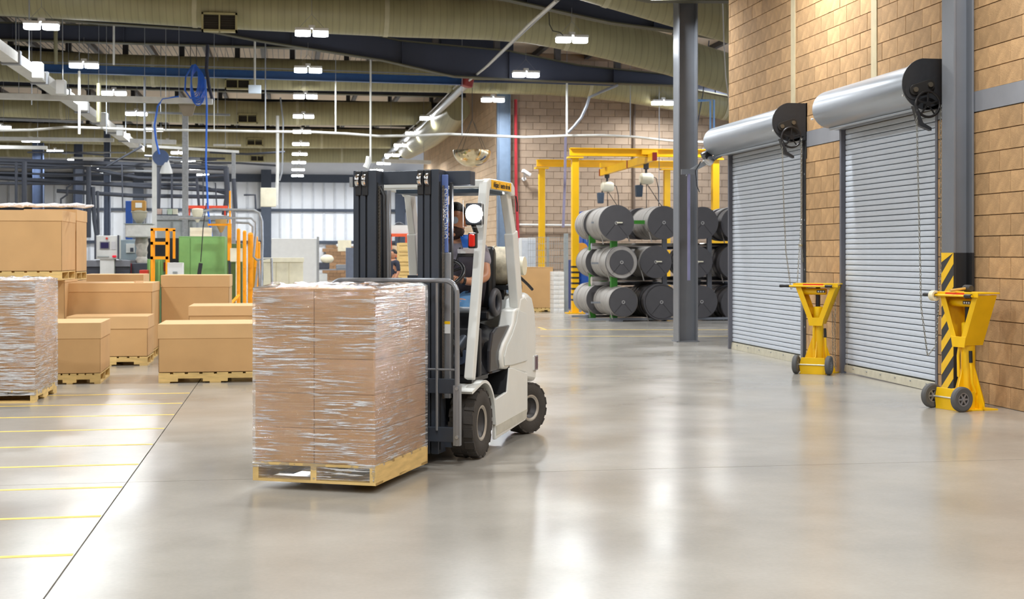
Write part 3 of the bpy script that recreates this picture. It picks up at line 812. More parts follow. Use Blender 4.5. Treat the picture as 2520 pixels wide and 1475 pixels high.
# chassis shell
pan = [(.325, .09), (1.18, .135), (1.24, .2), (1.24, .50), (.78, .58), (.70, .585), (.64, .41), (.33, .385)]
for s in (-1, 1):
    x0, x1 = (s * .44, s * .465)
    MB().prism(pan, 'x', min(x0, x1), max(x0, x1)).build('side_skirt', M_fw, fk, bevel=.006)
    MB().prism([(.34, .12), (1.2, .15), (1.215, .22), (.335, .19)], 'x', min(s * .463, s * .468), max(s * .463, s * .468)).build('lower_sill', mat('scuffed sill', (190, 188, 176), .6, var=.12, scale=10), fk)
    # fender arch over the front wheel
    arc = [(-.30, .50)] + [(.305 * math.cos(R(a)), .25 + .305 * math.sin(R(a))) for a in range(100, 9, -9)] + [(.325, .20)]
    outp = [(p[0], p[1]) for p in arc]
    th = .022
    inner = [(p[0] * .93, .25 + (p[1] - .25) * .93) for p in arc]
    MB().prism(outp + inner[::-1], 'x', min(s * .28, s * .475), max(s * .28, s * .475)).build('fender', M_fw, fk, smooth=True)
    # step well
    MB().box(min(s * .25, s * .44), max(s * .25, s * .44), .33, .66, .375, .39).build('step_plate', mat('tread plate', (160, 158, 150), .35, .8, bump=.8, bscale=90), fk)
    MB().box(min(s * .22, s * .26), max(s * .22, s * .26), .30, .72, .385, .60).build('step_back', M_blackp, fk)
    MB().prism([(.62, .39), (.70, .585), (.74, .6), (.70, .39)], 'x', min(s * .26, s * .455), max(s * .26, s * .455)).build('step_side', M_blackp, fk)
MB().box(-.26, .26, -.1, 1.2, .12, .55).build('chassis_core', M_black, fk)
MB().box(-.42, .42, -.12, .28, .545, .575).build('floor_plate', M_blackp, fk)
# black cowl (engine hood under the seat)
cw = []
prof = [(.30, .56, .40), (.32, .70, .41), (.36, .82, .42), (.42, .89, .42), (.60, .925, .42), (.80, .93, .42), (.95, .93, .41)]
mb = MB(); n = 12
for (y, z, hw_) in prof:
    for k in range(n + 1):
        t = math.pi * k / n
        x = -hw_ * math.cos(t) if abs(math.cos(t)) < .98 else (-hw_ if math.cos(t) > 0 else hw_)
        e = abs(math.sin(t)) ** .28
        mb.v.append((hw_ * (-1 + 2 * k / n), y, .57 + (z - .57) * e))
for i in range(len(prof) - 1):
    for k in range(n):
        a = i * (n + 1) + k; mb.f.append([a, a + n + 1, a + n + 2, a + 1]); mb.mi.append(0)
mb.add([(-.40, .30, .56), (.40, .30, .56), (.41, .95, .56), (-.41, .95, .56)], [(0, 1, 2, 3)])
mb.build('seat_cowl', M_fb, fk, smooth=True)
for s in (-1, 1):   # cowl flanks seen under the seat
    MB().prism([(.30, .60), (.31, .74), (.38, .87), (.50, .905), (.86, .905), (.80, .83), (.66, .74), (.56, .64), (.55, .585), (.30, .585)], 'x', min(s * .40, s * .43), max(s * .40, s * .43)).build('cowl_flank', M_fb, fk, bevel=.012)
    # white fairing sweeping up to the rear pillar
    f_ = [(.56, .59), (.52, .66), (.53, .72), (.60, .78), (.74, .85), (.85, .91), (.90, 1.02), (1.04, 1.03), (1.08, 1.10), (1.20, 1.12), (1.30, 1.08), (1.32, .58), (1.24, .50), (.76, .57)]
    MB().prism(f_, 'x', min(s * .33, s * .452), max(s * .33, s * .452)).build('side_fairing', M_fw, fk, bevel=.016, smooth=True)
    f2 = [(.60, .61), (.585, .68), (.66, .76), (.80, .83), (.92, .92), (.98, 1.01), (1.02, 1.01), (1.22, .98), (1.24, .60), (.80, .60)]
    MB().prism(f2, 'x', min(s * .452, s * .462), max(s * .452, s * .462)).build('fairing_panel', mat('panel white', (216, 218, 214), .4, var=.03), fk, bevel=.005)
# counterweight
cwp = [(1.16, .50), (1.16, 1.02), (1.22, 1.12), (1.36, 1.14), (1.50, 1.10), (1.58, 1.0), (1.62, .85), (1.62, .62), (1.64, .48), (1.60, .40), (1.30, .44)]
cwo = MB().prism(cwp, 'x', -.44, .44).build('counterweight', M_fw, fk, bevel=.035, smooth=True)
MB().box(-.45, .45, 1.5, 1.645, .5, .62).build('rear_bumper', M_fw, fk, bevel=.008)
MB().box(.447, .453, 1.52, 1.62, .5, .62).build('grey_stripe', mat('stripe grey', (150, 146, 150), .5), fk)
for q in range(4): MB().box(.4535, .455, 1.535 + q * .02, 1.545 + q * .02, .51, .61).build('stripe_bar', mat('stripe maroon', (110, 84, 90), .5), fk)
# LP gas bottle lying across the rear
gt = MB().lathe([(0, -.30), (.08, -.29), (.135, -.26), (.155, -.2), (.158, 0), (.155, .2), (.135, .26), (.08, .29), (0, .30)], (.06, 1.32, 1.355), 'x', 32).build('gas_tank', mat('dirty tank white', (206, 196, 172), .6, var=.22, scale=24, bump=.15), fk, smooth=True)
for x in (-.09, .03, .17): MB().lathe([(.159, -.012), (.164, -.01), (.164, .01), (.159, .012)], (x, 1.32, 1.355), 'x', 32).build('strap_band', mat('tank seam', (176, 164, 140), .5), gt, smooth=True)
MB().lathe([(.06, .0), (.075, .005), (.075, .06), (.06, .06)], (.36, 1.32, 1.355), 'x', 20).build('valve_collar', M_cream, gt, smooth=True)
MB().box(-.22, .36, 1.16, 1.46, 1.165, 1.2).build('tank_cradle', M_black, fk)
MB().box(.22, .28, 1.2, 1.27, 1.05, 1.18).build('cradle_post', M_black, fk)
MB().tube([(.3, 1.35, 1.33), (.4, 1.5, 1.2), (.42, 1.56, 1.16)], .012, 8).build('gas_hose', M_black, fk, smooth=True)
# overhead guard: front pillars, roof, rear pillars
def beam(a, b, wx, wy, name, m, n=1):
    a = Vector(a); b = Vector(b); d = (b - a).normalized()
    ux = Vector((1, 0, 0)) if abs(d.x) < .9 else Vector((0, 0, 1)); uy = d.cross(ux).normalized()
    ux = uy.cross(d).normalized()
    c = [(-1, -1), (1, -1), (1, 1), (-1, 1)]
    mb = MB(); B = [a + ux * p * wx / 2 + uy * q * wy / 2 for p, q in c]; T = [b + ux * p * wx / 2 + uy * q * wy / 2 for p, q in c]
    mb.hexa(B[::-1], T[::-1]); return mb.build(name, m, fk, bevel=.008)
for s in (-1, 1):
    beam((s * .42, -.17, .575), (s * .42, .20, 1.97), .065, .075, 'front_pillar', M_fw)
    beam((s * .39, .84, 1.93), (s * .40, .98, 1.6), .06, .10, 'rear_pillar', M_fw)
    beam((s * .40, .975, 1.62), (s * .41, 1.10, 1.04), .075, .14, 'rear_pillar', M_fw)
    MB().prism([(.17, 1.93), (.19, 1.985), (.24, 2.0), (.86, 2.0), (.92, 1.97), (.93, 1.90), (.84, 1.90), (.80, 1.925)], 'x', s * .42 - .028, s * .42 + .028).build('roof_rail', M_fw, fk, bevel=.01)
MB().box(-.42, .42, .16, .23, 1.93, 1.99).build('roof_header', M_fw, fk, bevel=.01)
MB().box(-.42, .42, .86, .92, 1.92, 1.98).build('roof_header', M_fw, fk, bevel=.01)
for i in range(5):
    x = -.3 + i * .15; MB().box(x - .012, x + .012, .2, .88, 1.955, 1.99).build('roof_bar', M_fw, fk)
MB().box(-.3, .38, .3, .8, 1.9, 1.93).build('roof_lining', mat('roof shade plate', (70, 86, 104), .5), fk)
MB().cyl((-.02, .5, 1.99), (-.02, .5, 2.05), .018, n=10).build('antenna_stub', M_white, fk, smooth=True)
MB().tube([(.452, .93, 1.9), (.457, .95, 1.84), (.456, .955, 1.78)], .006, 6).build('pillar_cable', M_black, fk)
# warning sign on roof side rail
sg = MB().box(.449, .452, .27, .80, 1.927, 1.992).build('warning_sign', mat('sign yellow', (252, 190, 14), .45), fk)
text('Aléjate 1 metro de mí', .058, M_black, fk, (.4535, .535, 1.958), ((0, 1, 0), (0, 0, 1), (1, 0, 0)), 'sign_lettering', sx=.86)
# head lamps and red signal
for s in (1,):
    hl = MB().box(.355, .475, -.07, .0, 1.655, 1.81).build('headlamp', M_black, fk, bevel=.012)
    MB().lathe([(0, -.004), (.062, -.004), (.064, .0)], (.422, -.072, 1.735), 'y', 28).build('lamp_lens', emit('headlamp glow', (245, 250, 255), 60), hl, smooth=True)
    gd = MB(); gd.tube([(.345, -.085, 1.83), (.345, -.085, 1.64), (.485, -.085, 1.64), (.485, -.085, 1.82)], .0022, 6); gd.build('lamp_guard', M_white, hl)
    MB().cyl((.40, -.02, 1.66), (.41, .02, 1.6), .018, n=10).build('lamp_bracket', M_black, fk)
MB().box(.40, .46, -.155, -.10, 1.49, 1.60).build('signal_lamp', M_blackp, fk, bevel=.01)
MB().box(.407, .454, -.165, -.12, 1.50, 1.592).build('signal_lens', mat('red lens', (226, 44, 34), .15, coat=.5), fk, bevel=.012)
ld = bpy.data.lights.new('headlamp_beam', 'SPOT'); ld.energy = 60; ld.spot_size = R(100); ld.shadow_soft_size = .05; ld.color = (.92, .95, 1)
lo = bpy.data.objects.new('headlamp_beam', ld); COL.objects.link(lo); lo.parent = fk; lo.location = (.422, -.09, 1.735); lo.rotation_euler = (R(90), 0, R(180)); lo.rotation_euler = Euler((R(-100 + 10), 0, 0))
lo.rotation_euler = Vector((-.45, -1, -.12)).to_track_quat('-Z', 'Y').to_euler()
# mast ------------------------------------------------------------
def channel(x0, x1, y0, y1, z0, z1, m, name, open_):
    # U-channel: web + flanges
    t = .016; mb = MB()
    mb.box(x0, x1, y0, y0 + t, z0, z1); mb.box(x0, x1, y1 - t, y1, z0, z1)
    if open_ > 0: mb.box(x0, x0 + t, y0 + t, y1 - t, z0, z1)
    else: mb.box(x1 - t, x1, y0 + t, y1 - t, z0, z1)
    return mb.build(name, m, fk, bevel=.003)
for s, xs in ((-1, [(-.375, -.335), (-.325, -.285), (-.272, -.205)]), (1, [(.10, .14), (.15, .19), (.20, .255)])):
    # three nested rails, outermost first for left, and mirrored on right
    for i, (a, b) in enumerate(xs):
        MB().box(a, b, -.36, -.20, .07, 2.035 - .0 * i).build('mast_rail', M_mast, fk, bevel=.004)
        MB().box(b - .006, b + .006, -.34, -.33, .1, 1.95).build('rail_groove', M_black, fk)
for x in (-.335, -.285, .125, .178):
    MB().box(x - .022, x + .022, -.372, -.355, 1.86, 2.03).build('roller_pocket', M_black, fk, bevel=.006)
    MB().lathe([(.0, -.014), (.045, -.014), (.048, -.008), (.048, .008), (.045, .014), (0, .014)], (x, -.36, 1.965), 'x', 24).build('mast_roller', M_chrome, fk, smooth=True)
MB().box(-.40, -.375, -.37, -.33, 1.92, 1.99).build('mast_lug', M_galv, fk)
MB().box(-.2, .12, -.24, -.2, 1.94, 2.035).build('mast_crossbar', M_mast, fk, bevel=.006)
MB().box(.25, .44, -.22, -.10, 1.93, 2.03).build('mast_crossbar', M_mast, fk, bevel=.006)
MB().box(-.3, .3, -.22, -.16, .56, .68).build('mast_crossbar', M_mast, fk)
MB().box(-.3, .3, -.22, -.16, .1, .25).build('mast_crossbar', M_mast, fk)
MB().box(-.03, .27, -.2, -.16, 1.2, 1.3).build('mast_crossbar', M_mast, fk)
# lift cylinder, hoses, chains in the middle gap
MB().cyl((-.18, -.2, .1), (-.18, -.2, 1.9), .026, n=16).build('lift_cylinder', M_mast2, fk, smooth=True)
MB().tube([(-.2, -.3, 1.92), (-.165, -.31, 1.86), (-.16, -.3, 1.0), (-.16, -.3, .4)], .016, 10).build('hydraulic_hose', M_blackp, fk, smooth=True)
for x in (-.195, .275):
    mb = MB()
    for i in range(64):
        z = .45 + i * .023; mb.box(x - .008, x + .008, -.325, -.31, z, z + .017); mb.box(x - .005, x + .005, -.33, -.305, z + .012, z + .026)
    mb.build('lift_chain', mat('lift chain steel', (120, 116, 110), .35, .8), fk)
MB().tube([(-.215, -.34, 1.75), (-.215, -.34, .9)], .005, 6).build('hose_guard', M_white, fk)
# side channel painted pale blue for headlamp glare, behind the maker's vertical lettering
MB().box(.256, .302, -.30, -.285, 1.46, 2.0).build('mast_glare_panel', mat('mast glare blue', (104, 126, 186), .3, .2), fk, bevel=.004)
text('UNICARRIERS', .056, M_white, fk, (.282, -.302, 1.73), ((0, 0, 1), (-1, 0, 0), (0, -1, 0)), 'mast_lettering', sx=1.02)
MB().box(.262, .318, -.30, -.26, .45, 1.46).build('mast_rail', M_mast2, fk, bevel=.004)
MB().box(.302, .322, -.27, -.23, .5, 1.95).build('mast_rail', M_black, fk, bevel=.004)
MB().box(.27, .32, -.304, -.30, .90, .985).build('caution_label', M_white, fk)
MB().box(.27, .32, -.305, -.304, .965, .985).build('caution_label', M_yel, fk)
# carriage, load backrest, forks
mb = MB()
for z0, z1 in ((.17, .27), (.50, .60)): mb.box(-.45, .40, -.46, -.42, z0, z1)
mb.build('carriage_plate', M_mast, fk, bevel=.004)
lbx0, lbx1, top = -.50, .425, 1.27
fr = []
for a in range(0, 91, 15): fr.append((lbx0 + .09 - .09 * math.cos(R(a)), -.475, top - .09 + .09 * math.sin(R(a))))
for a in range(90, -1, -15): fr.append((lbx1 - .09 + .09 * math.cos(R(a)), -.475, top - .09 + .09 * math.sin(R(a))))
fr = [(lbx0, -.475, .15)] + fr + [(lbx1, -.475, .15)]
MB().tube(fr, .018, 8).build('load_backrest', M_mast2, fk)
for x in (-.37, -.24, -.05, .16, .28): MB().cyl((x, -.475, .25), (x, -.475, top), .009, n=8).build('backrest_bar', M_mast2, fk, smooth=True)
MB().cyl((.17, -.475, .665), (.42, -.475, .665), .008, n=8).build('backrest_bar', M_mast2, fk)
MB().box(.40, .45, -.49, -.45, .15, .56).build('backrest_bracket', M_mast2, fk, bevel=.003)
for z in (.21, .54): MB().cyl((.43, -.5, z), (.43, -.48, z), .012, n=10).build('bolt', M_galv, fk)
for x in (-.36, .09):
    MB().prism([(-.46, .62), (-.50, .62), (-.50, .115), (-1.5, .095), (-1.5, .085), (-.47, .08)], 'x', x - .05, x + .05).build('fork', M_mast, fk, bevel=.003)
# hydraulics visible beside the cowl
MB().cyl((.2, -.12, .62), (.33, .05, .86), .05, n=16).build('tilt_cylinder', M_mast, fk, smooth=True)
MB().lathe([(0, -.05), (.055, -.05), (.06, -.03), (.06, .05), (0, .06)], (.30, .02, .72), 'y', 20).build('pump_body', mat('pump blue grey', (70, 82, 104), .4), fk, smooth=True)
for i in range(4):
    MB().tube([(.2 + i * .03, -.15, .9), (.24 + i * .03, -.08, .82 - i * .02), (.31, .0, .8 - i * .03), (.33, .02, .70)], .009, 6).build('hydraulic_hose', M_blackp if i % 2 else M_galv, fk, smooth=True)
MB().box(.12, .44, .0, .06, .58, .92).build('dash_lower', M_black, fk, bevel=.01)
MB().box(-.3, .34, .12, .24, .8, 1.06).build('dashboard', M_blackp, fk, bevel=.02)
MB().cyl((.16, .04, 1.05), (.40, .04, 1.05), .022, n=14).build('lever_column', M_grey, fk, smooth=True)
for i, x in enumerate((.14, .18, .22)): MB().cyl((x, .05, 1.05), (x, .05, 1.17), .012, n=10).build('lever_knob', M_blackp, fk, smooth=True)
MB().cyl((.26, .02, 1.05), (.262, .02, 1.17), .022, n=14).build('lever_knob', M_blackp, fk, smooth=True)
# steering wheel
sw = Vector((.02, .42, 1.30)); Mx = Matrix.Rotation(R(38), 4, 'X')
ring = [sw + (Mx @ Vector((.165 * math.cos(2 * math.pi * k / 32), .165 * math.sin(2 * math.pi * k / 32), 0))) for k in range(32)]
mb = MB().tube(ring, .016, 10, close=True)
for k in range(3): a = 2 * math.pi * k / 3 + .5; mb.cyl(sw, sw + Mx @ Vector((.16 * math.cos(a), .16 * math.sin(a), 0)), .011, n=8)
mb.sphere(sw, (.04, .04, .02)); mb.build('steering_wheel', M_blackp, fk, smooth=True)
MB().cyl(sw, (.02, .2, 1.0), .03, n=14).build('steering_column', M_blackp, fk, smooth=True)
# seat
MB().prism([(.55, .93), (.52, 1.0), (.60, 1.05), (1.0, 1.03), (1.04, .93)], 'x', -.24, .24).build('seat_cushion', M_blackp, fk, bevel=.03, smooth=True)
MB().prism([(.98, 1.0), (1.04, 1.5), (1.10, 1.52), (1.14, 1.46), (1.12, 1.0)], 'x', -.24, .24).build('seat_back', M_blackp, fk, bevel=.03, smooth=True)
MB().prism([(.86, 1.02), (.88, 1.12), (1.0, 1.12), (1.02, 1.02)], 'x', .24, .30).build('seat_bolster', M_blackp, fk, bevel=.02)
rg = [Vector((.33, .78 + .10 * math.cos(a) * (1 if math.cos(a) > 0 else .9), 1.08 + .085 * math.sin(a))) for a in [2 * math.pi * k / 20 for k in range(20)]]
MB().tube(rg, .026, 10, close=True).build('hip_restraint', mat('restraint grey', (74, 74, 78), .5), fk, smooth=True)
MB().box(.24, .32, .62, .80, .95, 1.02).build('seat_bolster', M_blackp, fk, bevel=.015)
MB().cyl((-.15, .75, .9), (-.15, .75, .96), .05, n=14).build('seat_buckle', M_white, fk)

# ================================================================ DRIVER
def L(p): return p
dv = thing('person', 'driver in a blue and grey vest and jeans seated in the forklift', 'person', FM @ Vector((0, .82, .0)), FRZ)
oy = -.82
def sh(j): return [(a, b + oy, c, r) for a, b, c, r in j]
J = [(0, .86, 1.08, (.13, .10)), (0, .88, 1.22, (.13, .10)), (0, .88, 1.38, (.15, .10)), (0, .87, 1.53, (.10, .08)), (0, .85, 1.575, .05), (0, .835, 1.60, .05),
     (.19, .87, 1.50, .055), (.27, .74, 1.27, .043), (.19, .56, 1.24, .034), (.13, .49, 1.26, .028),
     (-.19, .87, 1.50, .055), (-.26, .74, 1.26, .043), (-.17, .56, 1.25, .034), (-.11, .48, 1.27, .028),
     (.11, .84, 1.06, .09), (.15, .48, 1.07, .075), (.15, .40, .68, .048), (.15, .34, .60, .04),
     (-.11, .84, 1.06, .09), (-.15, .48, 1.07, .075), (-.15, .40, .68, .048), (-.15, .34, .60, .04)]
E_ = [(0, 1), (1, 2), (2, 3), (3, 4), (4, 5), (3, 6), (6, 7), (7, 8), (8, 9), (3, 10), (10, 11), (11, 12), (12, 13), (0, 14), (14, 15), (15, 16), (16, 17), (0, 18), (18, 19), (19, 20), (20, 21)]
v, f_ = skin(sh(J), E_)
bd = MB().add(v, f_)
HC = (-.005, .82 + oy, 1.705)
add_head(bd, HC, 1.12)
for s in (1, -1):     # hands closed over the rim
    base = Vector((s * .12, .48 + oy, 1.265)); 
    for k in range(4):
        o2 = base + Vector((s * (-.015 + k * .018), -.045 - k * .003, .02 - k * .004)); ln = (.9, 1, .95, .75)[k]
        vv, ff = skin([(*base, .014), (*(o2), .010), (*(o2 + Vector((-s * .012, -.028 * ln, -.002))), .009), (*(o2 + Vector((-s * .02, -.03 * ln, -.03))), .008), (*(o2 + Vector((-s * .012, -.012, -.045))), .007)], [(0, 1), (1, 2), (2, 3), (3, 4)], 1)
        bd.add(vv, ff)
    vv, ff = skin([(*base, .014), (*(base + Vector((-s * .035, -.02, .0))), .011), (*(base + Vector((-s * .05, -.045, -.01))), .009)], [(0, 1), (1, 2)], 1)
    bd.add(vv, ff)
body = bd.build('body', M_skin, dv, smooth=True)
def garment(idx, ed, grow, m, name, lv=2):
    jj = sh([J[i][:3] + ((tuple(q + grow for q in J[i][3]) if isinstance(J[i][3], tuple) else J[i][3] + grow),) for i in idx])
    mp_ = {k: i for i, k in enumerate(idx)}
    v, f_ = skin(jj, [(mp_[a], mp_[b]) for a, b in ed if a in mp_ and b in mp_], lv)
    return MB().add(v, f_).build(name, m, dv, smooth=True)
M_shirt = mat('grey tee', (150, 144, 156), .8); M_vest = mat('dark vest', (58, 54, 64), .75, var=.1, bump=.2, bscale=30); M_vblue = mat('vest blue', (34, 104, 206), .6, bump=.15, bscale=40)
M_jean = mat('jeans', (84, 132, 178), .8, var=.18, scale=14, bump=.2, bscale=60)
# tee: torso and upper sleeves
Jt = [(0, .86, 1.10, (.14, .11)), (0, .88, 1.22, (.14, .11)), (0, .88, 1.38, (.16, .11)), (0, .87, 1.53, (.115, .09)), (.19, .87, 1.50, .067), (.25, .78, 1.35, .058), (-.19, .87, 1.50, .067), (-.25, .78, 1.35, .058)]
v, f_ = skin(sh(Jt), [(0, 1), (1, 2), (2, 3), (3, 4), (4, 5), (3, 6), (6, 7)]); MB().add(v, f_).build('tee_shirt', M_shirt, dv, smooth=True)
def vest_part(z0, z1, gr, m, name, vneck=True):
    mb = MB(); n = 28; lv = 8; rows = []
    def rad(z):
        k = (z - 1.05) / .45
        rx_ = .185 + .03 * math.sin(max(0, min(1, k)) * math.pi); ry_ = .135 + .015 * k
        if z > 1.50: rx_ -= (z - 1.50) * .9; ry_ -= (z - 1.50) * .5
        return rx_ + gr, ry_ + gr
    for i in range(lv + 1):
        z = z0 + (z1 - z0) * i / lv; a, b = rad(z)
        for k in range(n):
            t = 2 * math.pi * k / n; mb.v.append((a * math.cos(t), .88 + oy + b * math.sin(t), z + (.0 if not vneck else 0)))
    for i in range(lv):
        for k in range(n):
            t = 2 * math.pi * (k + .5) / n; z = z0 + (z1 - z0) * (i + .5) / lv
            fr = -math.sin(t)
            if vneck and fr > .75 and z > 1.36 and abs(math.cos(t)) < (z - 1.34) * 2.2: continue
            mb.f.append([i * n + k, i * n + (k + 1) % n, (i + 1) * n + (k + 1) % n, (i + 1) * n + k]); mb.mi.append(0)
    o = mb.build(name, m, dv, smooth=True); so = o.modifiers.new('s', 'SOLIDIFY'); so.thickness = .006; return o
vest_part(1.03, 1.43, .012, M_vest, 'vest_lower'); vest_part(1.43, 1.455, .013, M_black, 'vest_trim'); vest_part(1.455, 1.50, .013, mat('vest white band', (222, 220, 224), .7), 'vest_band'); vest_part(1.50, 1.60, .014, M_vblue, 'vest_yoke')
MB().box(.07, .11, .885 - .165 + oy, .885 - .15 + oy, 1.455, 1.475).build('vest_logo', M_white, dv)
MB().tube([(.06, .74 + oy, 1.50), (.03, .72 + oy, 1.38), (.0, .71 + oy, 1.33)], .006, 6).build('lanyard', M_blackp, dv)
Jl = [0, 14, 15, 16, 18, 19, 20]
garment([0, 14, 15, 16, 17, 18, 19, 20, 21], E_, .012, M_jean, 'jeans')
for s in (-1, 1): MB().sphere((s * .15, .30 + oy, .61), (.05, .12, .045), 16, 10).build('boot', M_black, dv, smooth=True)
hc = Vector(HC)
def hair_fn(q, d):
    q = q.copy()
    if d.y < -.35 and d.z < .45: q *= .82
    if d.z < -.25: q *= .8
    return q
MB().sphere(hc + Vector((0, .012, .022)), (.094, .118, .130), 28, 18, hair_fn).build('hair', M_hair, dv, smooth=True)
def beard_fn(q, d):
    q = q.copy()
    if d.z > -.1 or d.y > .3: q *= .9
    return q
MB().sphere(hc + Vector((0, -.014, -.062)), (.079, .096, .080), 24, 14, beard_fn).build('beard', mat('beard', (58, 42, 36), .8, bump=.5, bscale=150), dv, smooth=True)
gl = MB()
for s in (-1, 1): gl.lathe([(.0, 0), (.026, .0), (.028, .004), (0.0, .004)], (hc.x + s * .034, hc.y - .118, hc.z + .006), 'y', 18)
gl.build('safety_glasses', mat('clear lens', (190, 200, 214), .05), dv, smooth=True)
for s in (-1, 1): MB().sphere(hc + Vector((s * .034, -.10, .006)), (.013, .008, .008), 10, 8).build('eye', M_black, dv, smooth=True)
# watch on the near wrist
MB().tube([Vector((.16, .53 + oy, 1.25)), Vector((.145, .515 + oy, 1.253))], .036, 14).build('wristwatch', M_blackp, dv, smooth=True)
# ================================================================ PALLETS, CARTONS, FILM
def pallet(label, loc, rz, w_, d_, h=.118, top=7, cat='pallet', group=None, notch=True):
    t = thing('pallet', label, cat, loc, rz, group)
    bt = .016; sh_ = h - 2 * bt; n = top
    bw_ = d_ / n * .80
    for i in range(n):       # deck boards run along x
        y = -d_ / 2 + bw_ / 2 + i * (d_ - bw_) / (n - 1)
        MB().box(-w_ / 2, w_ / 2, y - bw_ / 2, y + bw_ / 2, h - bt, h).build('deck_board', M_wood, t, loc=(0, 0, rnd.uniform(-.001, .001)), rot=(0, 0, rnd.uniform(-.004, .004)))
    for y in (-d_ / 2 + bw_ / 2, 0, d_ / 2 - bw_ / 2):
        MB().box(-w_ / 2, w_ / 2, y - bw_ / 2, y + bw_ / 2, 0, bt).build('bottom_board', M_wood, t)
    for x in (-w_ / 2 + .019, 0, w_ / 2 - .019):
        mb = MB()
        if notch:
            a, b = -d_ / 2, d_ / 2; q = d_ * .17; l = d_ * .22
            pts = [(a, bt), (a + q, bt), (a + q + .02, bt + .035), (a + q + l, bt + .035), (a + q + l + .02, bt), (b - q - l - .02, bt), (b - q - l, bt + .035), (b - q - .02, bt + .035), (b - q, bt), (b, bt), (b, h - bt), (a, h - bt)]
            # split into convex-ish pieces
            segs = [(a, a + q, bt), (a + q, a + q + l, bt + .035), (a + q + l, b - q - l, bt), (b - q - l, b - q, bt + .035), (b - q, b, bt)]
            for p, r_, z in segs: mb.box(x - .019, x + .019, p, r_, z, h - bt)
        else: mb.box(x - .019, x + .019, -d_ / 2 - .001, d_ / 2 + .001, .001, h - bt)
        mb.build('stringer', M_wood, t)
    return t
def pallet_notched(label, loc, rz, w_, d_, h=.118, **k):
    # pallet whose notched stringer faces the viewer (stringers along x)
    t = pallet(label, loc, rz + R(90), d_, w_, h, **k); return t
def film_mat(lo=.52, hi=.58, l2=.40, h2=.56):
    m = bpy.data.materials.new('stretch film'); m.use_nodes = True; nt = m.node_tree; N = nt.nodes; L = nt.links
    b = N['Principled BSDF']; out = N['Material Output']
    tr = N.new('ShaderNodeBsdfTransparent'); tr.inputs[0].default_value = (.98, .98, .98, 1)
    b.inputs['Base Color'].default_value = rgb((236, 238, 242)); b.inputs['Roughness'].default_value = .12; b.inputs['Specular IOR Level'].default_value = .9
    tc = N.new('ShaderNodeTexCoord'); mp = N.new('ShaderNodeMapping'); mp.inputs['Scale'].default_value = (1.3, 1.3, 26); mp.inputs['Rotation'].default_value = (.05, .03, 0)
    L.new(tc.outputs['Object'], mp.inputs[0])
    n1 = N.new('ShaderNodeTexNoise'); n1.inputs['Scale'].default_value = 3.2; n1.inputs['Detail'].default_value = 6; n1.inputs['Roughness'].default_value = .62; n1.inputs['Distortion'].default_value = .5
    L.new(mp.outputs[0], n1.inputs['Vector'])
    n2 = N.new('ShaderNodeTexNoise'); n2.inputs['Scale'].default_value = 2.2; n2.inputs['Detail'].default_value = 3; L.new(tc.outputs['Object'], n2.inputs['Vector'])
    bu = N.new('ShaderNodeBump'); bu.inputs['Strength'].default_value = 1.0; bu.inputs['Distance'].default_value = .02
    L.new(n1.outputs[0], bu.inputs['Height']); L.new(bu.outputs[0], b.inputs['Normal'])
    gl = N.new('ShaderNodeBsdfGlossy'); gl.inputs['Roughness'].default_value = .1; gl.inputs[0].default_value = (1, 1, 1, 1); L.new(bu.outputs[0], gl.inputs['Normal'])
    # film whitening plus painted white glints: thin ridges times broad patches
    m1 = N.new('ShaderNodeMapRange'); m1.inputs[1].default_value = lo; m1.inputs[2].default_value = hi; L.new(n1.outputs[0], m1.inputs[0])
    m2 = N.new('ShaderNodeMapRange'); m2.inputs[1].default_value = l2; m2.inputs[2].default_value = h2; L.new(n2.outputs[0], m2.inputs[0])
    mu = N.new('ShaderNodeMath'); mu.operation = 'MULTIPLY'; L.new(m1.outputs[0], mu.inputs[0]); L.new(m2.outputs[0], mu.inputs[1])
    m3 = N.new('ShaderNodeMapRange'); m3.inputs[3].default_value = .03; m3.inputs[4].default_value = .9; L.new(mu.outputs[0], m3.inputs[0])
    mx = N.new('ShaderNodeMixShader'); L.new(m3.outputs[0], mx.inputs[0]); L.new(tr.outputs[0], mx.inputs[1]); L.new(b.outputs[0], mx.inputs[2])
    lw = N.new('ShaderNodeLayerWeight'); lw.inputs[0].default_value = .35; L.new(bu.outputs[0], lw.inputs['Normal'])
    m4 = N.new('ShaderNodeMapRange'); m4.inputs[3].default_value = .02; m4.inputs[4].default_value = .85; L.new(lw.outputs['Facing'], m4.inputs[0])
    m5 = N.new('ShaderNodeMixShader'); L.new(m4.outputs[0], m5.inputs[0]); L.new(mx.outputs[0], m5.inputs[1]); L.new(gl.outputs[0], m5.inputs[2])
    L.new(m5.outputs[0], out.inputs[0])
    return m
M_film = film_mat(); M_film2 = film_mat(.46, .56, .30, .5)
from mathutils import noise as NZ
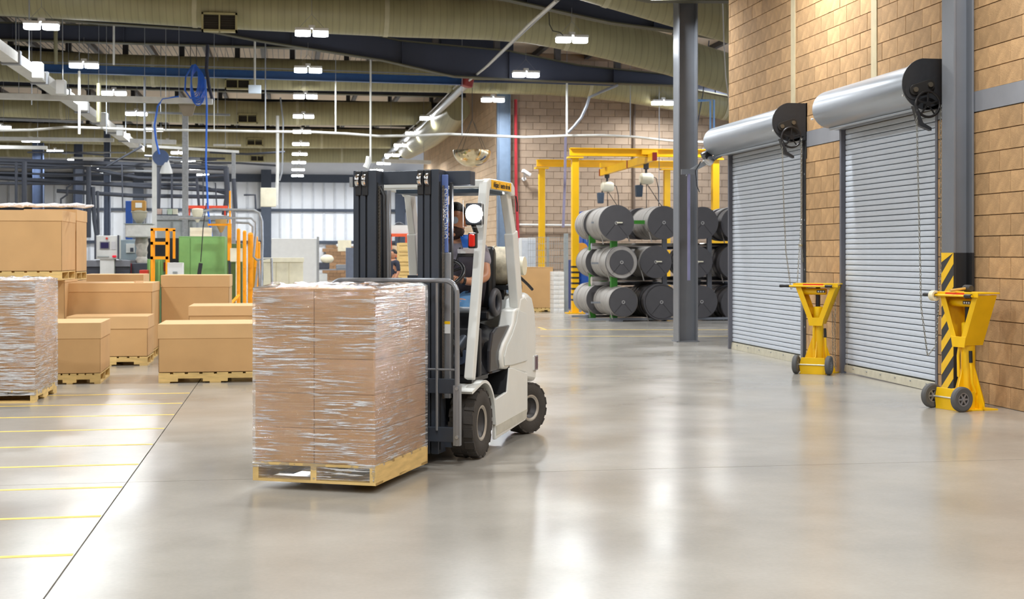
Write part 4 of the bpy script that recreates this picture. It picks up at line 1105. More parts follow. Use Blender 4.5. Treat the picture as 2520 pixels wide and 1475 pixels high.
def film(label, loc, rz, w_, d_, z0, z1, skirt=.0, seed=0):
    nx, ny, nz = 26, 26, 90; per = []
    e = .010
    def ring():
        P = []
        for i in range(nx): P.append((-w_ / 2 - e + (w_ + 2 * e) * i / nx, -d_ / 2 - e, 0, -1))
        for i in range(ny): P.append((w_ / 2 + e, -d_ / 2 - e + (d_ + 2 * e) * i / ny, 1, 0))
        for i in range(nx): P.append((w_ / 2 + e - (w_ + 2 * e) * i / nx, d_ / 2 + e, 0, 1))
        for i in range(ny): P.append((-w_ / 2 - e, d_ / 2 + e - (d_ + 2 * e) * i / ny, -1, 0))
        return P
    P = ring(); n = len(P); mb = MB()
    for j in range(nz + 1):
        z = z0 + (z1 - z0) * j / nz; tt = j / nz
        for (x, y, ax, ay) in P:
            q = Vector((x * 1.3 + seed, y * 1.3, z * 26)); a = NZ.noise(q) * .006 + NZ.noise(Vector((x * 5, y * 5, z * 60))) * .003
            if tt < .12 and skirt: a += .008 * NZ.noise(Vector((x * 18, y * 18, 3))) - .01 * (1 - tt / .12)
            if tt > .97: a += .01 * NZ.noise(Vector((x * 22, y * 22, 9)))
            mb.v.append((x + ax * a, y + ay * a, z))
    for j in range(nz):
        for i in range(n): mb.f.append([j * n + i, j * n + (i + 1) % n, (j + 1) * n + (i + 1) % n, (j + 1) * n + i]); mb.mi.append(0)
    # loose ruffled top, open toward the middle
    o = len(mb.v); rows = 7
    for r_ in range(rows):
        k = 1 - r_ * .085
        for i, (x, y, ax, ay) in enumerate(P):
            h = .008 + .022 * abs(NZ.noise(Vector((x * 11 + seed, y * 11, r_ * .9)))) * (1 if r_ else 0)
            mb.v.append((x * k, y * k, z1 + (0 if r_ == 0 else h)))
    for r_ in range(rows - 1):
        for i in range(n): mb.f.append([o + r_ * n + i, o + r_ * n + (i + 1) % n, o + (r_ + 1) * n + (i + 1) % n, o + (r_ + 1) * n + i]); mb.mi.append(0)
    for i in range(n): mb.f.append([nz * n + i, nz * n + (i + 1) % n, o + (i + 1) % n, o + i]); mb.mi.append(0)
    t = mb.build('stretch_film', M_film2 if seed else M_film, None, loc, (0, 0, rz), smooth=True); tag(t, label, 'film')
    # torn tails standing up from the top edge
    for k in range(5):
        x = -w_ / 2 * .8 + k * w_ * .17; y = -d_ / 2 * .9 + .05 * k
        pts = [(x, y, z1 + .01), (x + .02, y - .01, z1 + .03), (x + .06, y, z1 + .035 + .02 * NZ.noise(Vector((k, 3, 1)))), (x + .1, y + .03, z1 + .02)]
        MB().tube(pts, [.004, .007, .005, .002], 5).build('film_tail', M_film, t, smooth=True)
    return t
M_cart = mat('brown carton', (206, 156, 102), .7, var=.05, scale=4, bump=.05, bscale=180, rand=.03)
LAY = ['bottom layer', 'second layer from bottom', 'middle layer', 'second layer from top', 'top layer']
def carton(label, M, x0, x1, y0, y1, z0, z1, group):
    c = Vector(((x0 + x1) / 2, (y0 + y1) / 2, z0)); a, b, h = (x1 - x0) / 2 - .002, (y1 - y0) / 2 - .002, z1 - z0 - .003
    t = MB().box(-a, a, -b, b, 0, h).build('carton', M_cart, None, M @ c, (0, 0, M.to_euler().z), bevel=.004)
    tag(t, label, 'carton', group)
    # closing flaps: two thin panels with a centre slit on top
    MB().box(-a + .002, a - .002, -b + .002, -.0015, h, h + .0015).build('flap', M_cart, t)
    MB().box(-a + .002, a - .002, .0015, b - .002, h, h + .0015).build('flap', M_cart, t)
    return t
# load on the forklift ------------------------------------------------
LW, LD = .79, .95; LC = Vector((-.137, -1.11, 0))
bpy.context.view_layer.update()
zp = .05
lp = FM @ (LC + Vector((0, 0, zp)))
t = pallet('wooden pallet raised on the forks under the wrapped load', lp, FRZ, LW + .02, LD + .01, .118, top=6, notch=False)
z0 = zp + .12; lh = .2135
for k in range(5):
    for xi, (xa, xb) in enumerate(((-LW / 2, 0), (0, LW / 2))):
        for yi, (ya, yb) in enumerate(((-LD / 2, .13), (.13, LD / 2))):
            if yi == 1 and xi == 0 and k < 4: continue
            side = ('front left', 'front right')[xi] if yi == 0 else ('rear left', 'rear right')[xi]
            carton('brown carton at the %s corner of the forklift load, %s' % (side, LAY[k]), FM @ Matrix.Translation(LC), xa, xb, ya, yb, z0 + k * lh, z0 + (k + 1) * lh, 'cartons wrapped on the forklift pallet')
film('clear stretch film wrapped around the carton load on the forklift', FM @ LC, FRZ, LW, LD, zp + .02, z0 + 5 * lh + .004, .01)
# paper sheet lying under the raised pallet opening
# left wrapped stack --------------------------------------------------
zc = 13.45; cr = W(84, 992, zfl(992)); 
M3 = Matrix.Translation((cr.x, cr.y, 0)) @ Matrix.Rotation(R(-3), 4, 'Z')
w3, d3 = .80, 1.0
c3 = M3 @ Vector((-w3 / 2, d3 / 2, 0))
pallet('pale wooden pallet under the wrapped carton stack at the left edge', c3, R(-3), w3, d3, .12, top=6)
z0 = .122; lh3 = .2145
for k in range(5):
    for xi, (xa, xb) in enumerate(((-w3, -w3 / 2), (-w3 / 2, 0))):
        for yi, (ya, yb) in enumerate(((0, .6), (.6, d3))):
            if xi == 0 and yi == 1: continue
            side = (('left front', 'left rear'), ('right front', 'right rear'))[xi][yi]
            carton('brown carton at the %s of the left edge wrapped stack, %s' % (side, LAY[k]), M3, xa, xb, ya, yb, z0 + k * lh3, z0 + (k + 1) * lh3, 'cartons wrapped in the stack at the left edge')
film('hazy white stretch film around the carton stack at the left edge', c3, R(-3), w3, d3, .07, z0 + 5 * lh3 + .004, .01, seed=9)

# gaylord boxes -------------------------------------------------------
def gaylord(label, pxL, pxR, ybot, ytop, depth, zc=None, lid=.16, ph=.12, rz=0, plabel=None, base=0, lidh=None, openlip=False):
    zc = zc or zfl(ybot); ybot = ybot
    t = (pxR - CX) / F_PX
    a = W(pxL, 600, zc * 1.0); b = W(pxR, 600, zc)
    Yf = b.y; a = AY(pxL, 600, Yf); b = AY(pxR, 600, Yf); w_ = b.x - a.x
    H_ = EYE + (HY - ytop) * zc / F_PX - base - ph
    loc = Vector((b.x, Yf, base))
    M = Matrix.Translation(loc) @ Matrix.Rotation(rz, 4, 'Z')
    if plabel:
        pallet_notched(plabel, M @ Vector((-w_ / 2, depth / 2, 0)), rz, w_, depth, ph - .004, top=8)
    o = thing('gaylord_box', label, 'box', M @ Vector((-w_ / 2, depth / 2, ph)), rz)
    hw, hd = w_ / 2, depth / 2; tk = .008
    mb = MB()
    mb.box(-hw, hw, -hd, -hd + tk, 0, H_ - .004).box(-hw, hw, hd - tk, hd, 0, H_ - .004).box(-hw, -hw + tk, -hd, hd, 0, H_ - .004).box(hw - tk, hw, -hd, hd, 0, H_ - .004).box(-hw, hw, -hd, hd, 0, tk)
    mb.build('box_body', M_card, o, bevel=.003)
    L_ = lid; e = .007
    mb = MB().box(-hw - e, hw + e, -hd - e, -hd, H_ - L_, H_).box(-hw - e, hw + e, hd, hd + e, H_ - L_, H_).box(-hw - e, -hw, -hd, hd, H_ - L_, H_).box(hw, hw + e, -hd, hd, H_ - L_, H_)
    if not openlip: mb.box(-hw - e, hw + e, -hd - e, hd + e, H_ - .003, H_ + .002)
    mb.build('box_lid', M_cardL, o, bevel=.002)
    if openlip: MB().box(-hw + .02, hw - .02, -hd + .02, hd - .02, H_ - .18, H_ - .17).build('inner_sheet', M_cardi, o)
    return o
gaylord('low lidded cardboard box on pallet directly right of the wrapped stack', 95, 247, 945, 795, 1.05, lid=.175, rz=R(1.5), plabel='splintered pallet under the low box beside the wrapped stack')
gaylord('wide lidded cardboard box standing alone beside the forklift load', 390, 668, 940, 797, 1.0, lid=.16, plabel='wooden pallet under the wide box beside the forklift load')
gaylord('narrow lidded box peeking out behind the low left box', 165, 363, 900, 779, .82, lid=.16, plabel='broken pallet under the narrow box behind the low box')
gaylord('tall cardboard box with rim lid in the middle of the box group', 163, 374, 0, 697, 1.1, zc=19.0, lid=.12, plabel='pallet corner showing under the tall middle box', openlip=False)
gaylord('cardboard box supporting the pallet of the big top box', 40, 159, 893, 690, 1.1, lid=.03, plabel='pallet under the box that carries the top box')
gaylord('big cardboard box on top of the left stack', -90, 152, 0, 518, 1.15, zc=18.2, lid=.14, base=EYE + (627 - 690) * 18.2 / F_PX, plabel='yellowish pallet beneath the big top box')
gaylord('second raised box hiding behind the big top box', 60, 188, 0, 516, 1.0, zc=19.6, lid=.16, base=EYE + (627 - 690) * 19.6 / F_PX, plabel='pallet beneath the raised box at the back')
gaylord('square cardboard box below the raised rear box', 60, 186, 0, 692, 1.0, zc=19.6, lid=.1, ph=.12, plabel=None)
gaylord('wide rimmed cardboard box behind, under the green cabinet', 397, 564, 0, 678, 1.0, zc=20.2, lid=.17, plabel='pallet under the wide rimmed box')
gaylord('long cardboard box farthest back, its rim showing by the machines', 205, 352, 0, 676, .9, zc=21.5, lid=.12, plabel=None, ph=.0)
gaylord('low box with long lid behind the wide lone box', 465, 690, 0, 753, 1.0, zc=17.6, lid=.12, plabel='pallet under the low box with the long lid')
cg = W(343, 684, 19.3); cg.z = EYE - 70 * 19 / F_PX + .003
MB_ = MB().box(-.06, .05, -.03, .05, 0, .02).build('cardboard_scrap', M_cardi, None, cg, (0, 0, .4)); tag(MB_, 'small torn cardboard scrap on the tall middle box lid', 'scrap')
cg = W(140, 508, 18.6); 
mb = MB()
for i in range(14):
    x = -1.1 + i * .10 + .03 * math.sin(i * 7); mb.tube([(x, .1 * math.sin(i * 5), .01), (x + .12, .1 * math.sin(i * 3) + .2, .02 + .012 * math.sin(i * 2.3)), (x + .26, .15 * math.sin(i), .012)], [.02, .026, .015], 6)
pf = mb.build('plastic_sheet', mat('white plastic film', (236, 234, 236), .3), None, cg, smooth=True); tag(pf, 'crumpled white plastic sheet on the big top box', 'plastic')

# cardboard bin and crates at the far middle -------------------------
gaylord('brown box standing by the wire fence behind the forklift', 1284, 1361, 768, 658, .8, lid=.0, ph=.1, plabel='small pallet under the brown box by the fence', lidh=0)
cz = zfl(770); c = W(1376, 770, cz)
for k in range(9):
    for s in range(2):
        p = W(1369 + s * 13, 770, cz)
        o = MB(); o.box(-.065, .065, 0, .5, 0, .108).box(-.058, .058, -.004, 0, .03, .08)
        t = o.build('plastic_crate', M_white, None, (p.x, p.y, k * .114), bevel=.006)
        tag(t, 'white crate in the %s row from floor, %s column of the crate tower' % (ORD[k], ('left', 'right')[s]), 'crate', 'white crates stacked beside the brown box')

# ================================================================ REEL RACK
rk0 = FL(1512, 790); Yr = rk0.y
rack = thing('reel_rack', 'green steel rack carrying rows of dark hose rolls', 'rack', (rk0.x, Yr, 0))
def rx_(px, py, dz=0): 
    p = AY(px, py, Yr + dz); return Vector((p.x - rk0.x, dz, p.z))
a = rx_(1500, 548, .12); b = rx_(1650, 548, .12); MB().box(a.x, b.x, .08, .14, a.z - .03, a.z + .05).build('rack_beam', M_greenr, rack)
# green posts
for px, dz in ((1510, 0), (1457, 1.2)):
    dz += .12; a = rx_(px, 600, dz); zt = AY(px, 545, Yr + dz).z
    MB().box(a.x - .07, a.x + .07, dz - .07, dz - .05, 0, zt).box(a.x - .07, a.x - .055, dz - .05, dz + .07, 0, zt).box(a.x - .07, a.x + .07, dz + .05, dz + .07, 0, zt).build('rack_post', M_greenr, rack)
for px in (1635, 1745):
    for dz in (.2, 1.4):
        a = rx_(px, 600, dz); MB().box(a.x - .05, a.x + .05, dz - .04, dz + .04, 0, 2.1).build('rack_post', M_grey, rack)
for py in (548, 648, 745):
    for dz in (.3, 1.6):
        a = rx_(1455, py, dz); b = rx_(1810, py, dz)
        MB().box(a.x, b.x, dz - .02, dz + .02, a.z - .02, a.z + .02).build('rack_beam', M_grey, rack)
for py, r_ in ((606, .07), (692, .10)):
    a = rx_(1455, py, .7); b = rx_(1812, py, .7); MB().cyl((a.x, .7, a.z), (b.x, .7, a.z), r_, n=20).build('rack_roller', M_chrome, rack, smooth=True)
a = rx_(1440, 780, -.1); b = rx_(1820, 780, -.1)
MB().box(a.x, b.x, -.25, -.15, .02, .07).build('rack_foot_rail', M_grey, rack); MB().box(a.x, b.x, 1.3, 1.4, .02, .07).build('rack_foot_rail', M_grey, rack)
MB().box(rx_(1495, 780).x, rx_(1525, 780).x, -.3, .15, 0, .04).build('foot_pad', M_grey, rack)
M_face = mat('roll end dark', (76, 74, 76), .75, var=.06, scale=5)
M_side = mat('roll coil grey', (156, 151, 146), .6, var=.18, scale=4, stretch=(1, 14, 1))
M_sideD = mat('roll coil dark', (78, 76, 78), .5, var=.2, scale=4, stretch=(1, 14, 1))
def roll(px, py, rp, dz, ln, label, dark=False, small=None, tag_=False):
    dz = dz - .3; rp = rp * 1.16
    z = zY(px, Yr + dz); p = AY(px, py, Yr + dz); r_ = rp * z / F_PX
    t = thing('hose_roll', label, 'roll', p, 0, 'rolls on the green rack')
    mb = MB(); n = 7; prof = [(.0, ln)]
    rr = rnd.Random if False else None
    y = ln; k = 0
    prof = [(.04, ln), (r_ * .98, ln)]
    for i in range(n):
        y0 = ln - ln * i / n; y1 = ln - ln * (i + 1) / n; q = r_ * rnd.uniform(.93, 1.03)
        prof += [(q * .985, y0 - .004), (q, y0 - .02), (q, y1 + .02), (q * .985, y1 + .004)]
    prof += [(r_ * .97, .01)]
    mb.lathe(prof[::-1], (0, 0, 0), 'y', 40)
    mb.build('coil', M_sideD if dark else M_side, t, smooth=True)
    f = MB(); fr = r_ * (small or .985)
    f.lathe([(0.02, -.004), (fr, -.004), (fr, .02)], (0, 0, 0), 'y', 40); f.build('end_disc', M_face, t, smooth=True)
    if small:
        MB().lathe([(fr + .005, .01), (r_ * .99, .02), (r_, .05)], (0, 0, 0), 'y', 40).build('coil_shoulder', M_sideD, t, smooth=True)
    MB().lathe([(.0, -.0), (.022, -.0), (.022, -.012), (.036, -.012), (.036, .01)], (0, 0, 0), 'y', 18).build('core_tube', mat('core pale', (170, 168, 166), .5), t, smooth=True)
    if tag_: MB().box(0, .13, -.03, -.02, -.005, .02).build('core_stick', M_cream, t)
    # seam line on disc
    for a in (-50, -130): MB().box(-.003, .003, -.007, -.004, -r_ * .9, -.05).build('disc_seam', M_black, t, rot=(0, R(a + 90), 0))
    # loose strap end
    MB().tube([(-r_ * .8, .2, -r_ * .4), (-r_ * .7, .15, -r_ * .9), (-r_ * .66, .12, -r_ * 1.15)], .012, 6).build('loose_end', M_side, t)
    return t
RN = {548: 'top', 648: 'middle', 745: 'bottom'}
rolls = [(1517, 549, 39, 0, 1.3, 0, None, 1), (1473, 552, 33, 1.6, 1.0, 0, None, 0), (1634, 548, 36, .1, 1.5, 0, None, 0), (1577, 551, 33, 1.7, .8, 1, None, 0), (1729, 549, 35, .1, 1.3, 0, None, 0), (1814, 551, 36, .2, 1.4, 1, None, 0),
         (1530, 646, 35, -.1, 1.5, 0, .74, 0), (1478, 645, 33, 1.5, 1.1, 0, None, 0), (1614, 645, 35, .1, 1.3, 0, None, 1), (1562, 648, 30, 1.7, .8, 1, None, 0), (1716, 645, 34, .1, 1.2, 1, None, 1), (1812, 646, 38, .2, 1.6, 1, None, 0),
         (1534, 744, 32, -.2, 1.9, 0, .95, 0), (1480, 737, 33, 1.3, 1.5, 0, None, 0), (1628, 744, 38, -.1, 1.6, 1, .92, 0), (1566, 742, 30, 1.6, .9, 1, None, 0), (1727, 743, 35, 0, 1.1, 1, None, 0), (1816, 748, 38, .1, 1.7, 1, None, 0)]
seen = {}
where = ['on the front rail right of first post', 'set back at the outer left post', 'half hidden by the grey column edge', 'glimpsed between the two front rolls', 'showing right of the grey column', 'cut off by the dock door edge']
for i, (px, py, rp, dz, ln, dk, sm, tg) in enumerate(rolls):
    rowi = ('top', 'middle', 'bottom')[i // 6]
    roll(px, py, rp, dz, ln, 'grey roll in the %s row, %s' % (rowi, where[i % 6]), dk, sm, tg)

# ================================================================ YELLOW GANTRY CRANE
g0 = FL(1415, 772); Yg = g0.y
cr_ = thing('gantry_crane', 'yellow free-standing crane frame over the hose roll rack', 'crane', (g0.x, Yg, 0))
def gq(px, py, Y): p = AY(px, py, Y); return Vector((p.x - g0.x, Y - Yg, p.z))
Yg2 = 38.1
zt1 = gq(1405, 364, Yg).z; zt2 = gq(1325, 393, Yg2).z
bh = .2
x0, x1 = gq(1402, 0, Yg).x, gq(1776, 0, Yg).x
def ibeam(x0, x1, y, zt, h):
    return MB().box(x0, x1, y - .08, y + .08, zt - .02, zt).box(x0, x1, y - .08, y + .08, zt - h, zt - h + .02).box(x0, x1, y - .03, y + .03, zt - h, zt)
ibeam(x0, x1, 0, zt1, bh).build('runway_beam', M_yelc, cr_)
X0, X1 = gq(1321, 0, Yg2).x, gq(1690, 0, Yg2).x
ibeam(X0, X1, Yg2 - Yg, zt2, bh).build('runway_beam', M_yelc, cr_)
for px, Y, zt in ((1415, Yg, zt1), (1760, Yg, zt1), (1333, Yg2, zt2), (1641, Yg2, zt2)):
    p = gq(px, 600, Y)
    MB().box(p.x - .085, p.x + .085, p.y - .085, p.y + .085, 0.02, zt - bh - .06).build('crane_post', M_yelc, cr_, bevel=.008)
    MB().box(p.x - .19, p.x + .19, p.y - .12, p.y + .12, zt - bh - .06, zt - bh - .02).build('cap_plate', M_yelc, cr_)
    MB().box(p.x - .22, p.x + .22, p.y - .2, p.y + .2, 0, .025).build('base_plate', M_yelc, cr_)
    for s in (-1, 1): MB().cyl((p.x + s * .16, p.y - .14, .02), (p.x + s * .16, p.y - .14, .08), .02, n=8).build('anchor_bolt', M_yelc, cr_)
p = gq(1415, 600, Yg)
for k in range(7):
    z = EYE + (627 - (657 + k * 13.5)) * zY(1415, Yg) / F_PX
    MB().box(p.x - .088, p.x + .088, p.y - .088, p.y + .088, z - .022, z + .022).build('black_band', M_black, cr_)
b0 = gq(1470, 427, Yg2 - .3); b1 = gq(1612, 388, Yg - .5); b0.x = gq(1474, 0, Yg2).x; 
d = (b1 - b0); 
def bridge(a, b, h, m, nm):
    a = Vector(a); b = Vector(b); d = (b - a).normalized(); n = Vector((-d.y, d.x, 0)).normalized() * .05
    mb = MB(); mb.hexa([a - n, b - n, b + n, a + n], [v + Vector((0, 0, h)) for v in (a - n, b - n, b + n, a + n)]); return mb.build(nm, m, cr_)
zbm = min(b0.z, b1.z) ; b0.z -= .07; b1.z -= .07
bridge(b0, b1, .19, M_yelc, 'bridge_beam')
for f in (0, .55, 1): 
    c = b0.lerp(b1, f); dd = (b1 - b0).normalized() * .04; bridge(c - dd + Vector((-.01, 0, -.005)), c + dd + Vector((-.01, 0, -.005)), .20, mat('beam end red', (150, 34, 26), .5), 'beam_stop')
for f, yy_ in ((.13, Yg2 - Yg), (.9, 0)):
    c = b0.lerp(b1, f); MB().box(c.x - .2, c.x + .2, c.y - .1, c.y + .1, c.z + .18, c.z + .30).build('end_truck', M_yelc, cr_)
MB().box(gq(1752, 0, Yg).x, gq(1775, 0, Yg).x, -.1, -.085, zt1 - .17, zt1 - .03).build('capacity_sign', M_white, cr_)
_sx = gq(1763, 0, Yg).x
for _k, _l in ((0, .10), (1, .07)): MB().box(_sx - _l, _sx + _l, -.088, -.085, zt1 - .09 - _k * .04, zt1 - .07 - _k * .04).build('sign_print', M_red, cr_)
def hoist(px, pyt, pyb, Y, label, s=1):
    top = AY(px, pyt, Y); z = zY(px, Y)
    t = thing('chain_hoist', label, 'hoist', top)
    MB().box(-.06, .06, -.05, .05, -.12, .16).build('trolley', M_black, t, bevel=.01)
    MB().cyl((0, 0, -.22), (0, 0, -.1), .03, n=10).build('suspension_hook', M_black, t)
    MB().lathe([(0, -.17), (.10, -.16), (.14, -.12), (.145, .10), (.11, .17), (0, .18)], (0, 0, -.36), 'x', 24).build('motor_body', M_cream, t, smooth=True)
    MB().prism([(-.26, -.82), (-.11, -.82), (-.09, -.52), (-.28, -.52)], 'y', -.08, .08).build('chain_bucket', mat('bucket slate', (70, 84, 100), .6), t, bevel=.02)
    MB().cyl((-.16, 0, -.55), (-.1, 0, -.4), .02, n=8).build('bucket_arm', M_black, t)
    MB().cyl((.01, 0, -1.25), (.01, 0, -.5), .010, n=6).build('load_chain', M_black, t)
    MB().tube([(.01, 0, -1.22), (.04, 0, -1.28), (.03, 0, -1.36), (-.02, 0, -1.37), (-.035, 0, -1.32)], .018, 8).build('hook', M_black, t, smooth=True)
    MB().tube([(.12, 0, -.3), (.26, 0, -.34), (.32, 0, -.6), (.34, 0, -1.5)], .012, 6).build('pendant_cable', M_black, t)
    MB().tube([(.03, 0, -.5), (.3, 0, -.9), (.62, .1, -1.3)], .010, 6).build('pendant_cable', M_black, t)
    return t
hoist(1590, 405, 460, Yg + .6, 'cream chain hoist nearer the grey column, hung from yellow bridge')
hoist(1494, 428, 470, Yg2 - .8, 'cream chain hoist at the left end of the yellow bridge')

# dock light with cage at the door jamb ------------------------------
ya = YEND + .1
c = AX(1792, 385, XW - .05)
dl = thing('dock_light', 'black and silver dock lamp on a slatted arm beside the farther door', 'lamp', (c.x, c.y + .1, c.z))
MB().prism([(0, .04), (-.02, .12), (-.62, -.22), (-.64, -.30)], 'y', -.02, .0).build('arm_bracket', M_galv, dl)
for i in range(4): MB().cyl((-.02 - i * .15, -.03, .07 - i * .085), (-.10 - i * .15, .06, .0 - i * .085), .008, n=6).build('arm_slat', M_galv, dl)
MB().cyl((-.60, -.02, -.27), (-.60, -.02, -1.9), .022, n=8).build('arm_conduit', mat('lavender conduit', (120, 118, 150), .5), dl)
MB().lathe([(0, -.13), (.045, -.13), (.07, -.08), (.085, 0), (.085, .02), (.0, .02)], (0, 0, 0), 'x', 24).build('lamp_head', M_blackp, dl, (-.36, -.06, -.01), (0, R(35), R(180)), smooth=True)
MB().lathe([(0, .0), (.078, .0), (.078, .10), (.07, .13), (0, .135)], (0, 0, 0), 'x', 24).build('lamp_reflector', M_chrome, dl, (-.345, -.06, -.02), (0, R(35), 0), smooth=True)
MB().tube([(-.42, -.05, -.08), (-.5, -.05, -.22), (-.48, -.05, -.45), (-.44, -.05, -.55)], .008, 6).build('lamp_cable', M_blackp, dl)
MB().box(-.72, -.5, -.04, .0, -.28, -.2).build('mount_plate', M_steel, dl)
# ================================================================ LIGHT FIXTURES
LROW = {'l': -4.6, 'c': .42, 'r': 5.55, 'rr': 10.4, 'll': -9.6}
HL = 5.75
lh0 = None
def lamp_geo():
    t = bpy.data.objects.new('twin_led_light', None); COL.objects.link(t)
    for s in (-1, 1):
        MB().box(s * .17 - .15, s * .17 + .15, -.13, .13, .012, .07).build('housing', M_white, t, bevel=.012)
        MB().prism([(s * .17 - .145, -.05), (s * .17 - .10, -.115), (s * .17 + .10, -.115), (s * .17 + .145, -.05), (s * .17 + .145, .05), (s * .17 + .10, .115), (s * .17 - .10, .115), (s * .17 - .145, .05)], 'z', -.07, .012).build('diffuser', M_lamp, t)
    MB().box(-.06, .06, -.06, .06, .07, .13).build('driver_box', M_white, t)
    MB().tube([(-.25, 0, .07), (0, 0, .35), (.25, 0, .07)], .004, 5).build('hanger_wire', M_grey, t)
    MB().cyl((0, 0, .34), (0, 0, .62), .004, n=5).build('hanger_wire', M_grey, t)
    return t
L0 = lamp_geo(); kids_of(L0)
al = bpy.data.lights.new('led_panel', 'AREA'); al.shape = 'RECTANGLE'; al.size = .62; al.size_y = .24; al.energy = LAMP_W; al.color = (.94, .975, 1); al.spread = R(170)
nl = 0
RT = {'l': 'left hanging row', 'c': 'centre hanging row', 'r': 'right hanging row', 'rr': 'row beyond the dock wall', 'll': 'far left row'}
cntr = {}
for key, X in LROW.items():
    for k in range(-7, 10):
        Y = 27.0 + 5.42 * k
        x = X
        if key == 'r' and k >= 3: x = 4.35
        if key == 'rr' and k not in (1, 2): 
            if not (k < 3 and k > -1): continue
        if key == 'rr' and k < 1: continue
        if Y > 77: continue
        zc = x * ST + Y * CT; vis_ = False
        if zc > 1:
            px = CX + (x * CT - Y * ST) * F_PX / zc; py = HY - (HL - EYE) * F_PX / zc
            vis_ = -40 < px < 2560 and py > -20
        if vis_:
            cntr[key] = cntr.get(key, 0) + 1
            t = L0 if nl == 0 else inst(L0)
            nl += 1
            t.location = (x, Y, HL); tag(t, '%s nearest twin LED light in the %s' % (ORD[cntr[key] - 1], RT[key]) if cntr[key] > 1 else 'nearest twin LED light in the %s' % RT[key], 'ceiling light', 'twin LED ceiling lights')
        if Y > 77 or Y < -7: continue
        o = bpy.data.objects.new('led_panel', al); COL.objects.link(o); o.location = (x, Y, HL - .085)

# ================================================================ OVERHEAD STEEL, PIPES, CABLES
def pipe(name, label, cat, pts, r, m, n=8, group=None, smooth=True):
    P = [Vector(p) for p in pts]; o = MB().tube([p - P[0] for p in P], r, n).build(name, m, None, P[0], smooth=smooth); tag(o, label, cat, group); return o
M_pipew = mat('white conduit', (212, 212, 208), .45); M_pipeg = mat('grey conduit', (150, 154, 160), .4, .4); M_pipeb = mat('dark process pipe', (62, 66, 76), .5)
# blue crane beam
Y = 35.0; a = AY(60, 167, Y); b = AY(1142, 200, Y); zt = 5.93
bb = thing('blue_bridge_beam', 'long blue painted crane beam crossing the upper left', 'beam', (a.x, Y, zt))
lx = b.x - a.x; dz = b.z - a.z; e0 = a.z - zt
for (z0_, z1_, hy) in ((-.10, -.085, .09), (.085, .10, .09), (-.085, .085, .02)):
    MB().hexa([(0, -hy, e0 + z0_), (lx, -hy, e0 + dz + z0_), (lx, hy, e0 + dz + z0_), (0, hy, e0 + z0_)], [(0, -hy, e0 + z1_), (lx, -hy, e0 + dz + z1_), (lx, hy, e0 + dz + z1_), (0, hy, e0 + z1_)]).build('flange' if hy > .05 else 'web', M_bluebeam, bb)
MB().tube([(0, -.1, e0 + .14), (lx * .6, -.1, e0 + dz * .6 + .16), (lx, -.1, e0 + dz + .14)], .016, 6).build('beam_cable', M_pipeg, bb)
c = AY(1150, 203, Y - .1)
jn = MB().box(-.13, .13, -.12, .12, -.12, .10).build('pipe_coupling', mat('dull red cast', (150, 56, 52), .5), None, c, (0, .2, .3), bevel=.03); tag(jn, 'red pipe coupling at the right end of blue beam', 'coupling')
pipe('thin_blue_rail', 'thin dark blue rail running right from the red coupling', 'rail', [AY(1160, 200, 35), AY(1300, 202, 35), AY(1520, 209, 35)], .035, mat('dark blue rail', (52, 66, 96), .5))
# diagonal conduit towards the far wall
Xd = AY(1150, 203, 35).x
pipe('conduit', 'white conduit rising diagonally to top centre from red coupling', 'conduit', [AX(1368, 2, Xd), AX(1300, 62, Xd), AX(1258, 104, Xd), AX(1195, 166, Xd), AX(1155, 198, Xd)], .028, M_pipew)
pipe('conduit', 'second thin conduit beside the diagonal white one at top centre', 'conduit', [AX(1376, 0, Xd + .05), AX(1310, 60, Xd + .05), AX(1200, 164, Xd + .05)], .018, M_pipeg)
pipe('duct_pipe', 'thick shiny pipe descending diagonally from the red coupling', 'pipe', [AX(1147, 207, Xd), AX(1090, 262, Xd), AX(1042, 309, Xd), AX(985, 352, Xd), AX(945, 392, Xd)], [.10, .11, .10, .13, .13], M_galv, 14)
MB_ = pipe('conduit', 'thin conduit strapped over the thick shiny diagonal pipe', 'conduit', [AX(1140, 206, Xd) + Vector((0, -.1, .13)), AX(1060, 285, Xd) + Vector((0, -.1, .13)), AX(985, 345, Xd) + Vector((0, -.1, .13))], .022, M_pipew)
